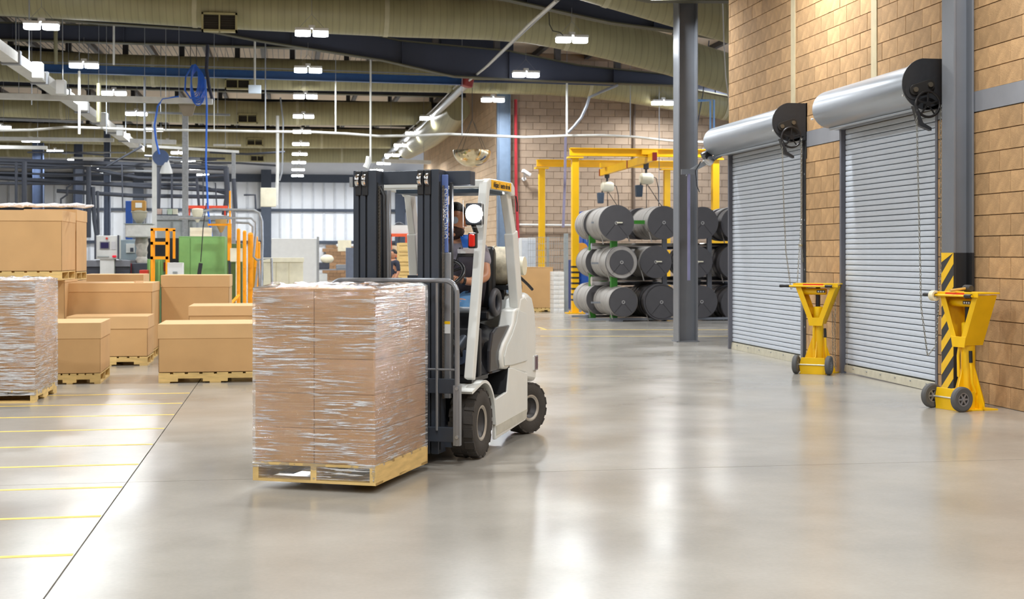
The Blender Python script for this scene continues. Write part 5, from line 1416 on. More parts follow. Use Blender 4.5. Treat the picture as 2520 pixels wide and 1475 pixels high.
# long sagging conduit across the hall
Ys = 33.5
pipe('conduit', 'long sagging white conduit crossing the whole hall', 'conduit', [AY(x, y, Ys) for x, y in ((-60, 322), (0, 321), (80, 320), (160, 313), (260, 316), (350, 320), (500, 321), (650, 324), (760, 325), (850, 329), (930, 335), (1020, 334), (1100, 330), (1200, 334), (1290, 338), (1400, 334), (1480, 333), (1560, 337), (1650, 347), (1770, 352))], .032, M_pipew)
drops = [(912, 85, 402, .03, 'white drop pole reaching down to the mast top'), (627, -5, 212, .035, 'white drop pole ending in a small junction box'), (826, 200, 325, .025, 'short white rod between blue beam and long conduit'), (653, 20, 322, .02, 'thin grey rod left of the centre light row'), (1137, 225, 333, .02, 'thin rod right of the red coupling'), (1395, 205, 334, .035, 'pale rod above the yellow crane beam'), (1551, 235, 335, .015, 'thin yellowish rod in front of far block wall'), (1622, 250, 500, .012, 'hair thin rod beside the grey column'), (39, 30, 146, .02, 'thin rod at the top left above the cable tray'), (100, 108, 198, .02, 'thin rod hanging at the cable tray start'), (195, 175, 330, .04, 'bright white rod crossing the white cross tray'), (137, 50, 158, .06, 'olive square hanger at top left'), (243, 205, 300, .07, 'olive square hanger behind the cable tray'), (78, 200, 258, .015, 'thin rod above the left cross tray'), (262, 250, 330, .015, 'thin rod left of the blue coil'), (356, 190, 360, .035, 'grey rod hanging left of the blue hose'), (408, 250, 320, .015, 'thin rod right of the blue hose drop'), (527, 248, 322, .015, 'thin rod under the end of the white tray'), (280, 62, 160, .035, 'white hanging rope end with hook near top left'), (1418, 470, 720, .02, 'dark cable hanging beside the crane post')]
for x, y0_, y1_, r_, lb in drops:
    Yd = 33.3 if r_ < .1 else 30
    tp__ = AY(x, y0_, Yd); ap = pipe('drop_rod', lb, 'rod', [AY(x, y0_, Yd), AY(x, y1_, Yd)], r_ * .75, M_pipew if 'white' in lb or 'pale' in lb else (mat('olive hanger', (128, 124, 96), .6) if 'olive' in lb else M_pipeg), 6)
    if tp__.z < DECK and 'crane post' not in lb: MB().cyl((0, 0, 0), (0, 0, DECK - tp__.z), .006, n=5).build('hanger_wire', M_pipeg, ap)
jb = MB().box(-.15, .15, -.04, .04, -.1, .1).build('junction_box', mat('pale box', (190, 202, 214), .5), None, AY(627, 220, 33.2), bevel=.01); tag(jb, 'small pale junction box at the end of the white drop pole', 'junction box')
pipe('drop_fitting', 'white fitting at the bottom of the pole above mast', 'fitting', [AY(906, 385, 33.3), AY(905, 402, 33.3), AY(900, 413, 33.3)], [.05, .07, .08], M_pipew)
# bent hose at centre right
pipe('bent_hose', 'bluish grey hose bending down in front of the far block wall', 'hose', [AY(1519, 209, 34.9), AY(1518, 210, 33), AY(1480, 226, 33), AY(1450, 240, 33), AY(1443, 262, 33), AY(1430, 290, 33), AY(1412, 312, 33), AY(1398, 326, 33)], .035, M_pipeg)
pipe('vertical_cable', 'lavender cable dropping behind the yellow crane post', 'cable', [AY(1392, 330, 34.5), AY(1390, 450, 34.5), AY(1386, 560, 34.5)], .035, mat('lavender cable', (130, 124, 148), .5))
pipe('standpipe', 'thin red fire standpipe running down the far block wall', 'pipe', [AY(1269, 245, 39.3), AY(1270, 470, 39.3), AY(1278, 650, 39.3)], .045, mat('fire red', (176, 44, 52), .5))
pipe('wall_rail', 'white horizontal rail on the far block wall', 'rail', [AY(1270, 553, 39.35), AY(1432, 555, 39.35)], .03, M_pipew)
pipe('wall_conduit', 'dark conduit down the far block wall behind the hoists', 'conduit', [AY(1560, 240, 39.4), AY(1560, 560, 39.4)], .04, mat('brown conduit', (100, 84, 70), .6))
for x, lb in ((1748, 'left of the pair of light blue pipes by the far door'), (1757, 'right of the pair of light blue pipes by the far door')):
    pipe('blue_pipe', lb, 'pipe', [AY(1713, 246 if x > 1750 else 249, 30), AY(x, 246 if x > 1750 else 249, 30), AY(x, 380, 30)], .022, mat('light blue pipe', (130, 176, 226), .4))
pipe('slack_cable', 'thin white slack cable hanging left of the block wall edge', 'cable', [AY(1778, -5, 23), AY(1781, 100, 23), AY(1786, 190, 23), AY(1794, 250, 23), AY(1800, 282, 23)], .010, M_pipew)
pipe('slack_cable', 'dark slanting cable right of the grey column', 'cable', [AY(1745, 100, 30), AY(1730, 230, 30), AY(1714, 320, 30)], .012, M_pipeb)
pipe('cable_lead', 'black lead curling to the nearest right hand light', 'cable', [AY(1351, 30, 26.6), AY(1352, 60, 26.6), AY(1360, 76, 26.6), AY(1378, 80, 26.6), AY(1386, 88, 26.6)], .010, M_black)
# near roof cross member seen at top right
# cable tray along the depth of the hall
Xt = -5.0
ps = [AX(px, py, Xt) for px, py in ((-60, 90), (0, 134), (340, 371))]
tray = thing('cable_tray', 'white cable tray running away diagonally from the upper left corner', 'cable tray', (Xt, 0, 4.95))
y0_, y1_ = AX(0, 135, Xt).y - 3, AX(345, 374, Xt).y
MB().box(-.14, .14, y0_, y1_, -.02, 0).box(-.14, -.12, y0_, y1_, 0, .16).box(.12, .14, y0_, y1_, 0, .16).build('tray_channel', M_pipew, tray)
y = y0_ + 1
while y < y1_:
    MB().box(-.17, .17, y, y + .16, -.05, .2).build('tray_joint', M_pipeg, tray); y += 2.9
for y, s in ((27.5, .16), (30.2, .2), (33.5, .18), (37, .2), (40.5, .16)):
    MB().box(.14, .14 + .18, y, y + s * 1.6, -.12, .18).build('plug_box', M_white, tray, bevel=.01)
for y in (24, 28, 32, 36, 40, 44): MB().cyl((0, y, .1), (0, y, zb(Xt) - 4.95), .012, n=6).build('tray_rod', M_pipeg, tray)
# white cross trays
def xtray(x0, y0p, x1, y1p, Y, h, dp, label, m=None):
    a = AY(x0, y0p, Y); b = AY(x1, y1p, Y)
    o = MB(); z = (a.z + b.z) / 2; a0 = a.z - z; b0_ = b.z - z
    mb = MB().hexa([(a.x, -dp, a0 - h / 2), (b.x, -dp, b0_ - h / 2), (b.x, dp, b0_ - h / 2), (a.x, dp, a0 - h / 2)], [(a.x, -dp, a0 + h / 2), (b.x, -dp, b0_ + h / 2), (b.x, dp, b0_ + h / 2), (a.x, dp, a0 + h / 2)])
    t = mb.build('cross_tray', m or M_pipew, None, (0, Y, z))
    for f in (.15, .85): xx = a.x + (b.x - a.x) * f; MB().cyl((xx, 0, h / 2), (xx, 0, DECK - z), .006, n=5).build('tray_hanger', M_pipeg, t)
    tag(t, label, 'cable tray'); return t
xtray(-40, 236, 523, 250, 31.5, .12, .12, 'white cross tray ending under the blue hose coil')
xtray(365, 277, 566, 283, 38, .05, .05, 'thin pale tray just below the white cross tray', M_pipeg)
xtray(-40, 341, 280, 345, 41.8, .10, .1, 'white tray left of the diagonal cable tray, over the boxes')
xtray(320, 347, 433, 350, 41.8, .12, .12, 'short bright white tray right of the diagonal cable tray')
xtray(-40, 362, 116, 364, 44, .1, .1, 'lower white tray at the far left')
xtray(362, 360, 588, 374, 40, .07, .07, 'long white tray ending on the thin white post')
xtray(525, 357, 593, 358, 46, .06, .06, 'short pale tray right of the thin white post')
xtray(-40, 292, 205, 301, 36.5, .05, .05, 'thin grey tray above the long conduit at left', M_pipeg)
xtray(175, 389, 366, 391, 48, .06, .05, 'thin white tray crossing behind the diagonal tray end')
xtray(112, 411, 172, 413, 46, .08, .1, 'short lit strip above the stacked boxes')
xtray(945, 396, 1060, 400, 48, .12, .12, 'white strip tray above the forklift mast')
# posts with bracket
def post(px, pyt, Y, r, label, m, head=False):
    a = AY(px, pyt, Y); t = MB().box(-r, r, -r, r, 0, a.z).build('steel_post', m, None, (a.x, Y, 0)); tag(t, label, 'post'); return t
post(456, 283, 37, .075, 'light grey post under the bracket plate', M_galv)
pl = MB().prism([(-.2, .12), (.2, .12), (.12, -.16), (-.08, -.16)], 'y', -.03, .03).build('bracket_plate', mat('bracket tan', (150, 138, 120), .6), None, AY(460, 268, 31.6)); tag(pl, 'tan bracket plate under the white cross tray end', 'bracket')
post(380, 300, 36, .055, 'slim pale post rising between hopper and yellow ladder', M_pipew)
post(575, 372, 40, .055, 'thin grey post at the end of the long white tray', M_galv)
post(1393, 575, 34.5, .05, 'corner post of the wire fence behind forklift', mat('fence steel', (150, 156, 156), .5))
post(1348, 583, 34.8, .025, 'middle post of the wire fence behind forklift', mat('fence steel', (150, 156, 156), .5))
# wire fence mesh
a = AY(1300, 584, 34.6); b = AY(1392, 578, 34.6); fz = MB()
n = 16
for i in range(n + 1):
    x = a.x + (b.x - a.x) * i / n; fz.box(x - .003, x + .003, -.003, .003, .05, a.z)
for k in range(12): z = .05 + (a.z - .05) * k / 11; fz.box(a.x, b.x, -.003, .003, z - .004, z + .004)
fn = fz.build('wire_fence', mat('fence steel', (150, 156, 156), .5), None, (0, 34.6, 0)); tag(fn, 'see-through wire mesh fence left of the yellow crane', 'fence')

# hanging hose coil, hoses
cc = AY(480, 195, 31.3); cl = thing('hose_coil', 'coiled bright blue hose hanging from the roof', 'hose', cc)
for i in range(7):
    rx0 = .11 + .02 * i; mb = MB(); pts = [(rx0 * .7 * math.cos(a) + .01 * i, .02 * i - .06, (.32 + .012 * i) * math.sin(a) - .03 * i) for a in [2 * math.pi * k / 24 for k in range(24)]]
    mb.tube(pts, .014, 7, close=True).build('hose_loop', M_hose, cl, smooth=True)
MB().tube([(-.05, 0, .32), (-.20, 0, .05), (-.22, 0, -.25), (-.1, 0, -.42), (.12, 0, -.38), (.22, 0, -.2)], .02, 7).build('hose_loop', M_hose, cl, smooth=True)
for x in (-.1, .03): MB().cyl((x, 0, .3), (x, 0, .8), .008, n=6).build('coil_hanger', M_black, cl)
pipe('blue_hose', 'blue hose dropping from the coil down to the green cabinet', 'hose', [AY(505, 195, 31), AY(509, 260, 31), AY(507, 400, 31), AY(512, 520, 31), AY(524, 600, 31), AY(537, 672, 31), AY(548, 785, 31)], .022, M_hose)
pipe('dark_hose', 'dark hose bundle hanging beside the blue coil', 'hose', [AY(511, 110, 31.2), AY(508, 170, 31.2), AY(515, 215, 31.2), AY(522, 243, 31.2)], .04, mat('dark hose', (44, 48, 66), .6))
pipe('blue_hose', 'curved blue hose beside the slim pale post', 'hose', [AY(440, 238, 31.4), AY(400, 244, 31.4), AY(388, 262, 31.4), AY(380, 310, 31.4), AY(384, 345, 31.4), AY(392, 380, 31.4)], .024, M_hose)
rl = MB().lathe([(0, -.08), (.2, -.08), (.2, .08), (0, .08)], (0, 0, 0), 'y', 20).build('hose_reel', mat('reel blue grey', (70, 90, 130), .5), None, AY(396, 388, 36)); tag(rl, 'round blue grey hose reel mounted by the slim post', 'reel')
cn = MB().lathe([(0, .2), (.05, .18), (.14, -.1), (.16, -.2), (0, -.2)], (0, 0, 0), 'z', 16).build('bell_lamp', M_white, None, AY(409, 408, 36), smooth=True); tag(cn, 'small white bell shaped lamp beside the hose reel', 'lamp')

# dark process pipe frame -------------------------------------------
Yp = 40
fr_ = thing('process_piping', 'maze of dark process piping spanning above the machines', 'piping', (0, Yp, 0))
def fp(pts, r=.05, m=M_pipeb, dy=0): MB().tube([AY(x, y, Yp + dy) - Vector((0, Yp, 0)) for x, y in pts], r, 8).build('frame_pipe', m, fr_, smooth=True)
for pts, r_ in (([(-40, 394), (300, 404), (560, 415)], .07), ([(-40, 400), (200, 412), (340, 438), (440, 440), (560, 432)], .05), ([(-40, 436), (200, 450), (400, 462), (560, 470)], .06), ([(-40, 452), (250, 452), (480, 455), (560, 478)], .045), ([(140, 470), (330, 482), (560, 485)], .06), ([(-40, 425), (160, 430), (330, 428)], .03), ([(-40, 410), (120, 414), (350, 410)], .035)):
    fp(pts, r_)
for pts, r_ in (([(60, 398), (60, 500)], .07), ([(218, 410), (218, 585)], .07), ([(229, 460), (232, 540), (238, 580)], .06), ([(240, 470), (242, 578)], .04), ([(390, 412), (386, 530)], .09), ([(556, 412), (560, 480), (552, 530)], .08), ([(484, 440), (490, 510)], .04), ([(350, 360), (262, 410)], .03), ([(530, 450), (534, 520)], .02), ([(600, 480), (628, 480), (630, 520)], .03), ([(575, 440), (580, 520)], .06), ([(40, 400), (40, 500)], .04), ([(300, 404), (302, 520)], .02), ([(175, 455), (165, 462), (165, 480), (150, 490), (150, 510)], .03), ([(500, 425), (500, 530)], .02), ([(423, 430), (423, 530)], .03)):
    fp(pts, r_, dy=-.5)
pr = random.Random(3)
for i in range(18):
    x = pr.uniform(-20, 540); y = pr.uniform(372, 445); l = pr.uniform(60, 220)
    fp([(x, y), (x + l * .5, y + pr.uniform(-3, 6)), (x + l, y + pr.uniform(-4, 8))], pr.choice([.02, .03, .04]), pr.choice([M_pipeb, M_pipeg, M_pipeg, M_pipeb]), dy=pr.uniform(1, 12))
pn = xtray(340, 530, 560, 538, 37, .0, .0, 'x') if False else None
eb = MB().box(-.24, .2, -.1, .1, -.27, .27).build('electrical_box', M_cream, None, AY(662, 486, 40), bevel=.015); tag(eb, 'cream electrical box hanging on the pole left of white wall', 'electrical box')
pipe('drop_pole', 'white pole dropping to the cream electrical box', 'pole', [AY(683, 285, 40), AY(683, 430, 40), AY(680, 505, 40)], .05, M_pipew)
pipe('slack_cable', 'curved grey cable beside the white pole', 'cable', [AY(690, 240, 40), AY(697, 300, 40), AY(695, 420, 40), AY(688, 445, 40)], .025, M_pipeg)

# convex mirror dome -------------------------------------------------
zc_ = 36; dm = W(1162, 371, zc_); dmr = 47 * zc_ / F_PX
dt = thing('mirror_dome', 'hanging shiny half dome safety mirror above the forklift', 'mirror', dm)
prof = [(dmr * math.cos(R(a)), -dmr * .86 * math.sin(R(a))) for a in range(0, 91, 9)]; prof[-1] = (0, prof[-1][1])
MB().lathe([(dmr * .98, .01), (dmr, 0)] + prof[1:], (0, 0, 0), 'z', 36).build('dome', mat('dome mirror', (222, 206, 170), .12, 1, var=.12, scale=5, bump=.15, bscale=4), dt, smooth=True)
tp_ = Vector((0, 0, 78 * zc_ / F_PX))
for k in range(4): a = 2 * math.pi * k / 4 + .5; MB().cyl((dmr * .95 * math.cos(a), dmr * .95 * math.sin(a), 0), tp_, .006, n=5).build('dome_wire', M_black, dt)
MB().cyl(tp_, Vector((0, 0, DECK - dm.z)), .008, n=5).build('dome_wire', M_black, dt)
# security camera
cmz = AY(1290, 432, 39.35); cm_ = thing('security_camera', 'white security camera mounted on the far block wall', 'camera', cmz)
MB().box(-.14, .14, -.06, .06, -.05, .05).build('camera_body', M_white, cm_, (.02, -.25, .06), (0, R(28), R(20)), bevel=.015)
MB().cyl((0, -.02, -.1), (-.03, -.2, .0), .03, n=10).build('camera_arm', M_white, cm_, smooth=True); MB().cyl((0, 0, -.1), (0, .15, -.1), .06, n=14).build('wall_mount', M_white, cm_)

# ================================================================ MACHINES AND BACK AREA
def bx(name, label, cat, pxl, pxr, pyt, pyb, Y, dp, m, parts=(), bevel=.01, floor=False, group=None):
    a = AY(pxl, pyt, Y); b = AY(pxr, pyb, Y); z0_ = b.z if name in ('wall_light_box', 'red_drum') else 0
    w_ = b.x - a.x; keep = name in ('control_panel', 'white_box', 'green_tank') or 'between control panel' in label
    if keep: z0_ = b.z
    h_ = a.z - z0_
    t = thing(name, label, cat, ((a.x + b.x) / 2, Y, z0_), 0, group)
    MB().box(-w_ / 2, w_ / 2, 0, dp, 0, h_).build('cabinet_shell', m, t, bevel=bevel)
    if keep: MB().box(-w_ * .3, w_ * .3, .03, dp * .9, -z0_, 0).build('pedestal', m, t)
    for p in parts:
        nm, x0, x1, z0p, z1p, mm, pr_ = p
        MB().box(-w_ / 2 + x0 * w_, -w_ / 2 + x1 * w_, -pr_, 0, z0p * h_, z1p * h_).build(nm, mm, t, bevel=.004)
    return t
M_lgrey = mat('light machine grey', (196, 198, 196), .5); M_dk = mat('dark machine body', (58, 62, 74), .45, var=.15); M_greyg = mat('grey green panel', (150, 156, 156), .5)
bx('control_panel', 'grey control panel with small screen and red stop button', 'control panel', 234, 292, 580, 638, 30, .4, M_lgrey,
   [('panel_frame', -.03, 0.05, 0, 1.02, M_dk, .02), ('panel_frame', .95, 1.03, 0, 1.02, M_dk, .02), ('screen_bezel', .2, .62, .42, .75, mat('bezel', (130, 130, 136), .5), .02), ('screen', .24, .58, .46, .71, mat('screen navy', (40, 36, 78), .2), .03), ('stop_button', .74, .9, .07, .16, mat('stop red', (240, 30, 60), .3), .04), ('beacon', .46, .54, .84, .92, M_red, .04), ('button_row', .1, .6, .08, .13, M_greyg, .02), ('key_pad', .7, .88, .4, .75, mat('pad', (180, 180, 184), .5), .01)])
bx('extruder_base', 'long dark machine bed below the control panel', 'machine', 205, 320, 641, 700, 30.2, 1.4, M_dk, [('bed_top', -.01, 1.01, .9, 1.0, mat('bed top steel', (130, 134, 144), .35, .6), .05), ('bed_cover', .02, .46, .35, .8, mat('bed navy', (44, 52, 72), .5), .03), ('bed_cover', .5, .96, .35, .8, mat('bed navy', (44, 52, 72), .5), .03)])
bx('extruder_base', 'dark machine bed with red bracket left of the green tank', 'machine', 322, 365, 648, 700, 30.4, 1.2, M_dk, [('red_bracket', -.06, .04, .1, 1.0, mat('bracket red', (166, 36, 52), .5), .05), ('bed_cover', .1, .9, .3, .7, M_blackp, .03)])
bx('red_bin', 'small red bin below the hopper machine', 'bin', 344, 363, 665, 700, 29, .4, M_red, [('bin_rim', -.03, 1.03, .9, 1.0, M_red, .02)])
bx('gray_cabinet', 'wide grey cabinet bank behind the green cabinet', 'cabinet', 380, 562, 535, 640, 37, 1.2, M_greyg, [('cabinet_door', .02, .22, .05, .95, mat('door grey', (164, 170, 172), .5), .02), ('cabinet_door', .25, .48, .05, .95, mat('door grey', (164, 170, 172), .5), .02), ('cabinet_door', .51, .74, .05, .95, mat('door grey', (164, 170, 172), .5), .02), ('cabinet_door', .77, .98, .05, .95, mat('door grey', (164, 170, 172), .5), .02), ('top_rail', -.02, 1.02, .97, 1.02, M_galv, .04)])
bx('gray_cabinet', 'low grey blue cabinet between control panel and hopper', 'cabinet', 292, 345, 590, 640, 33, .8, mat('blue grey cabinet', (132, 146, 154), .5), [('gauge_box', .35, .75, .35, .8, M_lgrey, .05), ('gauge_face', .55, .7, .4, .6, M_dk, .07)])
bx('green_cabinet', 'large green machine cabinet behind the rimmed box', 'cabinet', 440, 553, 582, 700, 29.5, 1.2, M_green, [('cabinet_door', .01, .24, .02, .98, mat('machine green2', (120, 168, 98), .5), .012), ('cabinet_door', .26, .99, .02, .98, mat('machine green2', (120, 168, 98), .5), .012), ('top_cream_box', .24, .72, 1.0, 1.1, M_cream, -.02)])
bx('white_box', 'white control box with dark display on the rimmed box area', 'box', 412, 450, 647, 700, 27.5, .3, M_white, [('display', .35, .65, .5, .6, M_greyg, .02), ('box_rim', -.02, 1.02, .97, 1.0, M_white, .01)])
bx('green_tank', 'small green ribbed tank below the yellow ladder', 'tank', 362, 400, 638, 700, 29.6, .6, M_green, [('tank_rib', .12, .2, 0, .95, mat('rib green', (140, 188, 112), .5), .04), ('tank_rib', .45, .53, 0, .95, mat('rib green', (140, 188, 112), .5), .04), ('tank_rib', .75, .83, 0, .95, mat('rib green', (140, 188, 112), .5), .04)])
bx('red_drum', 'dark red motor drum right of the green tank', 'motor', 398, 414, 646, 668, 29.9, .4, mat('motor red', (176, 52, 60), .45), [('drum_band', -.02, 1.02, .4, .6, M_red, .02)])
# bottle rack
br = bx('parts_rack', 'black bottle rack behind the yellow ladder', 'rack', 362, 440, 586, 640, 33.5, .6, M_blackp, [])
for k in range(3):
    for i in range(12):
        MB().sphere((-.36 + i * .065, -.02, .1 + k * .16), (.018, .02, .018), 8, 6).build('rack_knob', M_white, br)
# hopper blender
hp = thing('hopper_dryer', 'beige cone hopper with brown motor above wrapped machine body', 'hopper', AY(343, 700, 31.5)); hp.location.z = 0
def hz_(py): return EYE + (HY - py) * zY(343, 31.5) / F_PX
MB().box(-.16, .14, -.14, .14, hz_(520), hz_(494)).build('hopper_motor', mat('brown motor', (176, 130, 58), .5), hp, bevel=.02)
MB().box(-.07, .07, -.16, -.14, hz_(512), hz_(500)).build('motor_label', M_white, hp)
MB().lathe([(0.04, hz_(551)), (.06, hz_(550)), (.15, hz_(535)), (.165, hz_(524)), (.18, hz_(523)), (.18, hz_(521)), (.12, hz_(515)), (0, hz_(514))], (0, 0, 0), 'z', 24).build('cone', mat('beige hopper', (170, 164, 146), .45), hp, smooth=True)
MB().box(-.27, .28, -.3, .3, hz_(585), hz_(552)).build('wrapped_body', mat('white wrap body', (210, 208, 204), .3, var=.15, scale=6, bump=.6, bscale=12), hp, bevel=.03)
MB().box(-.30, .30, -.32, .32, hz_(553), hz_(551)).build('body_plate', M_greyg, hp)
MB().lathe([(.13, hz_(655)), (.14, hz_(640)), (.10, hz_(632)), (.13, hz_(622)), (.11, hz_(612)), (.15, hz_(600)), (.13, hz_(588)), (.14, hz_(585))], (.05, 0, 0), 'z', 20).build('wrapped_column', mat('wrap column', (184, 176, 166), .4, var=.25, scale=10, bump=.6, bscale=20), hp, smooth=True)
MB().box(-.1, .2, -.15, .15, 0, hz_(655)).build('hopper_stand', M_dk, hp)
bp = MB().box(-.09, .09, -.05, .05, 0, AY(318, 495, 38).z).build('blue_post', M_blue, None, (AY(318, 600, 38).x, 38, 0), bevel=.01); tag(bp, 'bright blue upright post left of the cone hopper', 'post')
# second hopper and cone by the grey cabinets
for px, py, lb, m in ((486, 525, 'small beige hopper on the grey cabinet bank', M_cream), (544, 550, 'small orange topped hopper near yellow upright', mat('amber hopper', (190, 150, 90), .5))):
    p = AY(px, py, 36.5); t = MB().lathe([(.03, -.24), (.05, -.2), (.14, -.02), (.15, .1), (.12, .12), (0, .13)], (0, 0, 0), 'z', 18).build('small_hopper', m, None, p, smooth=True); tag(t, lb, 'hopper')
    p2 = MB().cyl((0, 0, -p.z), (0, 0, -.2), .03, n=8).build('hopper_stem', M_grey, t)
# red roof of small booth
t = MB().box(-.55, .55, -.1, .1, -.03, .05).box(-.5, -.46, -.03, .03, -AY(510, 511, 39).z, -.03).box(.46, .5, -.03, .03, -AY(510, 511, 39).z, -.03).build('red_crossbar', mat('signal orange', (236, 80, 50), .5), None, AY(510, 511, 39)); tag(t, 'red orange bar above the grey cabinet bank', 'bar')
# shelf with white bags
sh_ = thing('shelf', 'small hanging shelf with pale goods left of grey post', 'shelf', AY(412, 531, 38))
MB().box(-.28, .28, -.15, .15, 0, .03).build('shelf_board', M_dk, sh_)
for i, mm in enumerate((mat('pink pack', (220, 190, 176), .6), M_white, mat('green pack', (200, 214, 190), .6), M_cream)): MB().box(-.26 + i * .135, -.14 + i * .135, -.1, .1, .03, .18).build('pack', mm, sh_)
# ladder platform
ld_ = thing('platform_ladder', 'yellow ladder platform in front of the black bottle rack', 'ladder', (AY(398, 600, 28.5).x, 28.5, 0))
zz = lambda py: EYE + (HY - py) * zY(398, 28.5) / F_PX
w_ = (AY(422, 600, 28.5).x - AY(374, 600, 28.5).x) / 2
for x in (-w_, w_ - .09):
    for y in (0, .35):
        MB().box(x - .025, x + .025, y - .025, y + .025, 0, zz(563)).build('ladder_upright', M_orange, ld_)
for py in (565, 599, 635):
    MB().box(-w_ - .025, w_ - .065, -.025, .025, zz(py) - .03, zz(py) + .03).build('ladder_rung', M_orange, ld_); MB().box(-w_ - .02, -w_ + .02, 0, .35, zz(py) - .025, zz(py) + .025).build('ladder_rung', M_orange, ld_)
MB().box(w_ - .09, w_ + .05, .3, .35, zz(565) - .03, zz(565) + .03).build('ladder_rung', M_orange, ld_); MB().box(w_ , w_ + .05, .3, .35, zz(637), zz(565)).build('ladder_upright', M_orange, ld_)
# yellow pole and guards
yp = thing('yellow_upright', 'tall yellow upright with box section right of the green cabinet', 'post', (AY(566, 600, 29.2).x, 29.2, 0))
MB().cyl((-.0, 0, AY(566, 550, 29.2).z), (0, 0, AY(566, 470, 29.2).z), .02, n=8).build('thin_pole', M_orange, yp)
MB().box(-.05, .03, -.05, .05, AY(566, 642, 29.2).z, AY(566, 550, 29.2).z).build('box_section', M_orange, yp, bevel=.01)
MB().box(-.45, .0, -.03, .03, AY(566, 556, 29.2).z, AY(566, 551, 29.2).z).build('side_arm', M_orange, yp)
MB().box(-.03, .02, -.03, .03, 0, AY(566, 642, 29.2).z).build('lower_leg', M_dk, yp)
tn = MB().box(-.11, .14, -.05, .0, -.14, .14).box(.0, .03, -.03, .0, -AY(580, 628, 29).z, -.13).build('white_tag_plate', M_cream, None, AY(580, 628, 29), bevel=.01); tag(tn, 'cream plate between the yellow upright and first guard', 'plate')
gt_ = thing('olive_cabinet', 'dark olive cabinet behind the yellow guard posts', 'cabinet', (AY(573, 600, 31).x, 31, 0)); MB().box(-.16, .2, 0, .6, 0, AY(573, 600, 31).z).build('cabinet_shell', mat('olive machine', (92, 110, 72), .5), gt_, bevel=.01); MB().box(-.14, .18, -.02, 0, .1, AY(573, 650, 31).z).build('cabinet_door', mat('olive machine2', (104, 116, 66), .5), gt_)
gl_ = ['first', 'second', 'third', 'fourth', 'fifth']
for i, (px, pt, pbm, wp, Yq) in enumerate(((587, 566, 748, 9, 27.6), (602, 571, 748, 9, 28.3), (617, 578, 744, 14, 29.2), (629, 586, 725, 12, 30.3), (637, 598, 700, 8, 31.6))):
    a = AY(px, pt, Yq); z = zY(px, Yq); r_ = wp * z / F_PX / 2
    t = thing('guard_post', 'yellow guard post, %s from the left of the five' % gl_[i], 'guard', (a.x, Yq, 0), 0, 'yellow guard posts by the conduits')
    MB().cyl((0, 0, 0), (0, 0, a.z), r_, n=14).build('guard_tube', M_orange, t, smooth=True); MB().lathe([(r_, 0), (r_ * .8, r_ * .6), (0, r_ * .9)], (0, 0, a.z), 'z', 14).build('guard_cap', M_orange, t, smooth=True)
    for z_ in (.3, .75, 1.2): MB().cyl((0, -r_ - .01, z_), (0, -r_ - .02, z_), .03, n=8).build('guard_bolt', M_orange, t)
pipe('guard_brace', 'yellow diagonal brace at the foot of first guard post', 'brace', [AY(520, 803, 27.3), AY(568, 748, 27.3), AY(588, 728, 27.5)], .035, M_orange)
for i, (pts, lb) in enumerate(((((500, 520), (525, 515), (560, 516), (625, 517), (638, 524), (645, 545), (646, 600), (640, 797)), 'upper silver conduit bending down at right of the guards'), (((440, 537), (560, 537), (618, 537), (630, 548), (630, 570), (624, 632), (632, 640), (668, 636), (672, 797)), 'middle silver conduit bending back right beside guards'), (((580, 548), (612, 549), (622, 558), (622, 600), (612, 690), (616, 720), (628, 712), (636, 640), (643, 797)), 'lower silver conduit looping down behind the guards'))):
    P = [AY(x, y, 28.6 + i * .3) for x, y in pts]
    pipe('conduit', lb, 'conduit', P, .026, M_galv, 8)
pipe('pendant_cable', 'thin black pendant cable in front of the green cabinet', 'cable', [AY(508, 500, 28.8), AY(500, 560, 28.8), AY(494, 645, 28.8)], .010, M_black)
pd_ = MB().box(-.04, .04, -.02, .02, -.12, .12).build('pendant_control', M_black, None, AY(492, 662, 28.8), (0, .15, 0), bevel=.01); tag(pd_, 'black pendant control hanging before the green cabinet', 'control')
# centre back: white panel, cream bin, workstation, door
bx('white_partition', 'tall white partition panel at the hall end', 'partition', 668, 783, 587, 690, 48, .1, M_white, [('panel_edge', .97, 1.02, 0, 1.03, M_galv, .03), ('yellow_foot', .70, 1.0, .0, .06, M_orange, .05)], floor=True)
bx('cream_bin', 'large cream plastic bin before the white partition', 'bin', 648, 746, 640, 720, 33, 1.0, M_cream, [('bin_rib', .32, .34, 0, 1, mat('cream rib', (206, 198, 170), .5), .02), ('bin_rib', .64, .66, 0, 1, mat('cream rib', (206, 198, 170), .5), .02), ('bin_lid', -.02, 1.02, .96, 1.04, M_cream, .03)])
bx('gray_door_panel', 'tall slate grey locker beside the mast at the hall end', 'locker', 852, 905, 610, 690, 60, .5, mat('slate locker', (92, 102, 122), .5), [('locker_door', .03, .97, .03, .97, mat('slate locker2', (98, 108, 128), .5), .02)], floor=True)
bx('wall_light_box', 'bright strip box above the brown far recess', 'light', 828, 878, 601, 607, 76, .2, M_white, [('box_front', .02, .98, .1, .9, M_white, .02)])
wb = thing('workbench', 'cluttered workbench at the far end left of mast', 'workbench', (AY(822, 650, 62).x, 62, 0))
MB().box(-1.1, .9, 0, .8, .75, .8).build('bench_top', M_grey, wb)
for x in (-1.05, .85): MB().box(x - .03, x + .03, .05, .1, 0, .75).build('bench_leg', M_grey, wb)
MB().box(-.9, -.2, .1, .6, .8, 1.1).build('bench_box', M_dk, wb, bevel=.03)
MB().sphere((-.3, .2, 1.25), (.3, .2, .2), 14, 10).build('bench_bag', M_cream, wb, smooth=True)
MB().box(.1, .6, .1, .5, .8, 1.0).build('bench_box', M_grey, wb, bevel=.02); MB().box(-1.0, -.3, .0, .5, .1, .6).build('bench_bin', M_lgrey, wb)
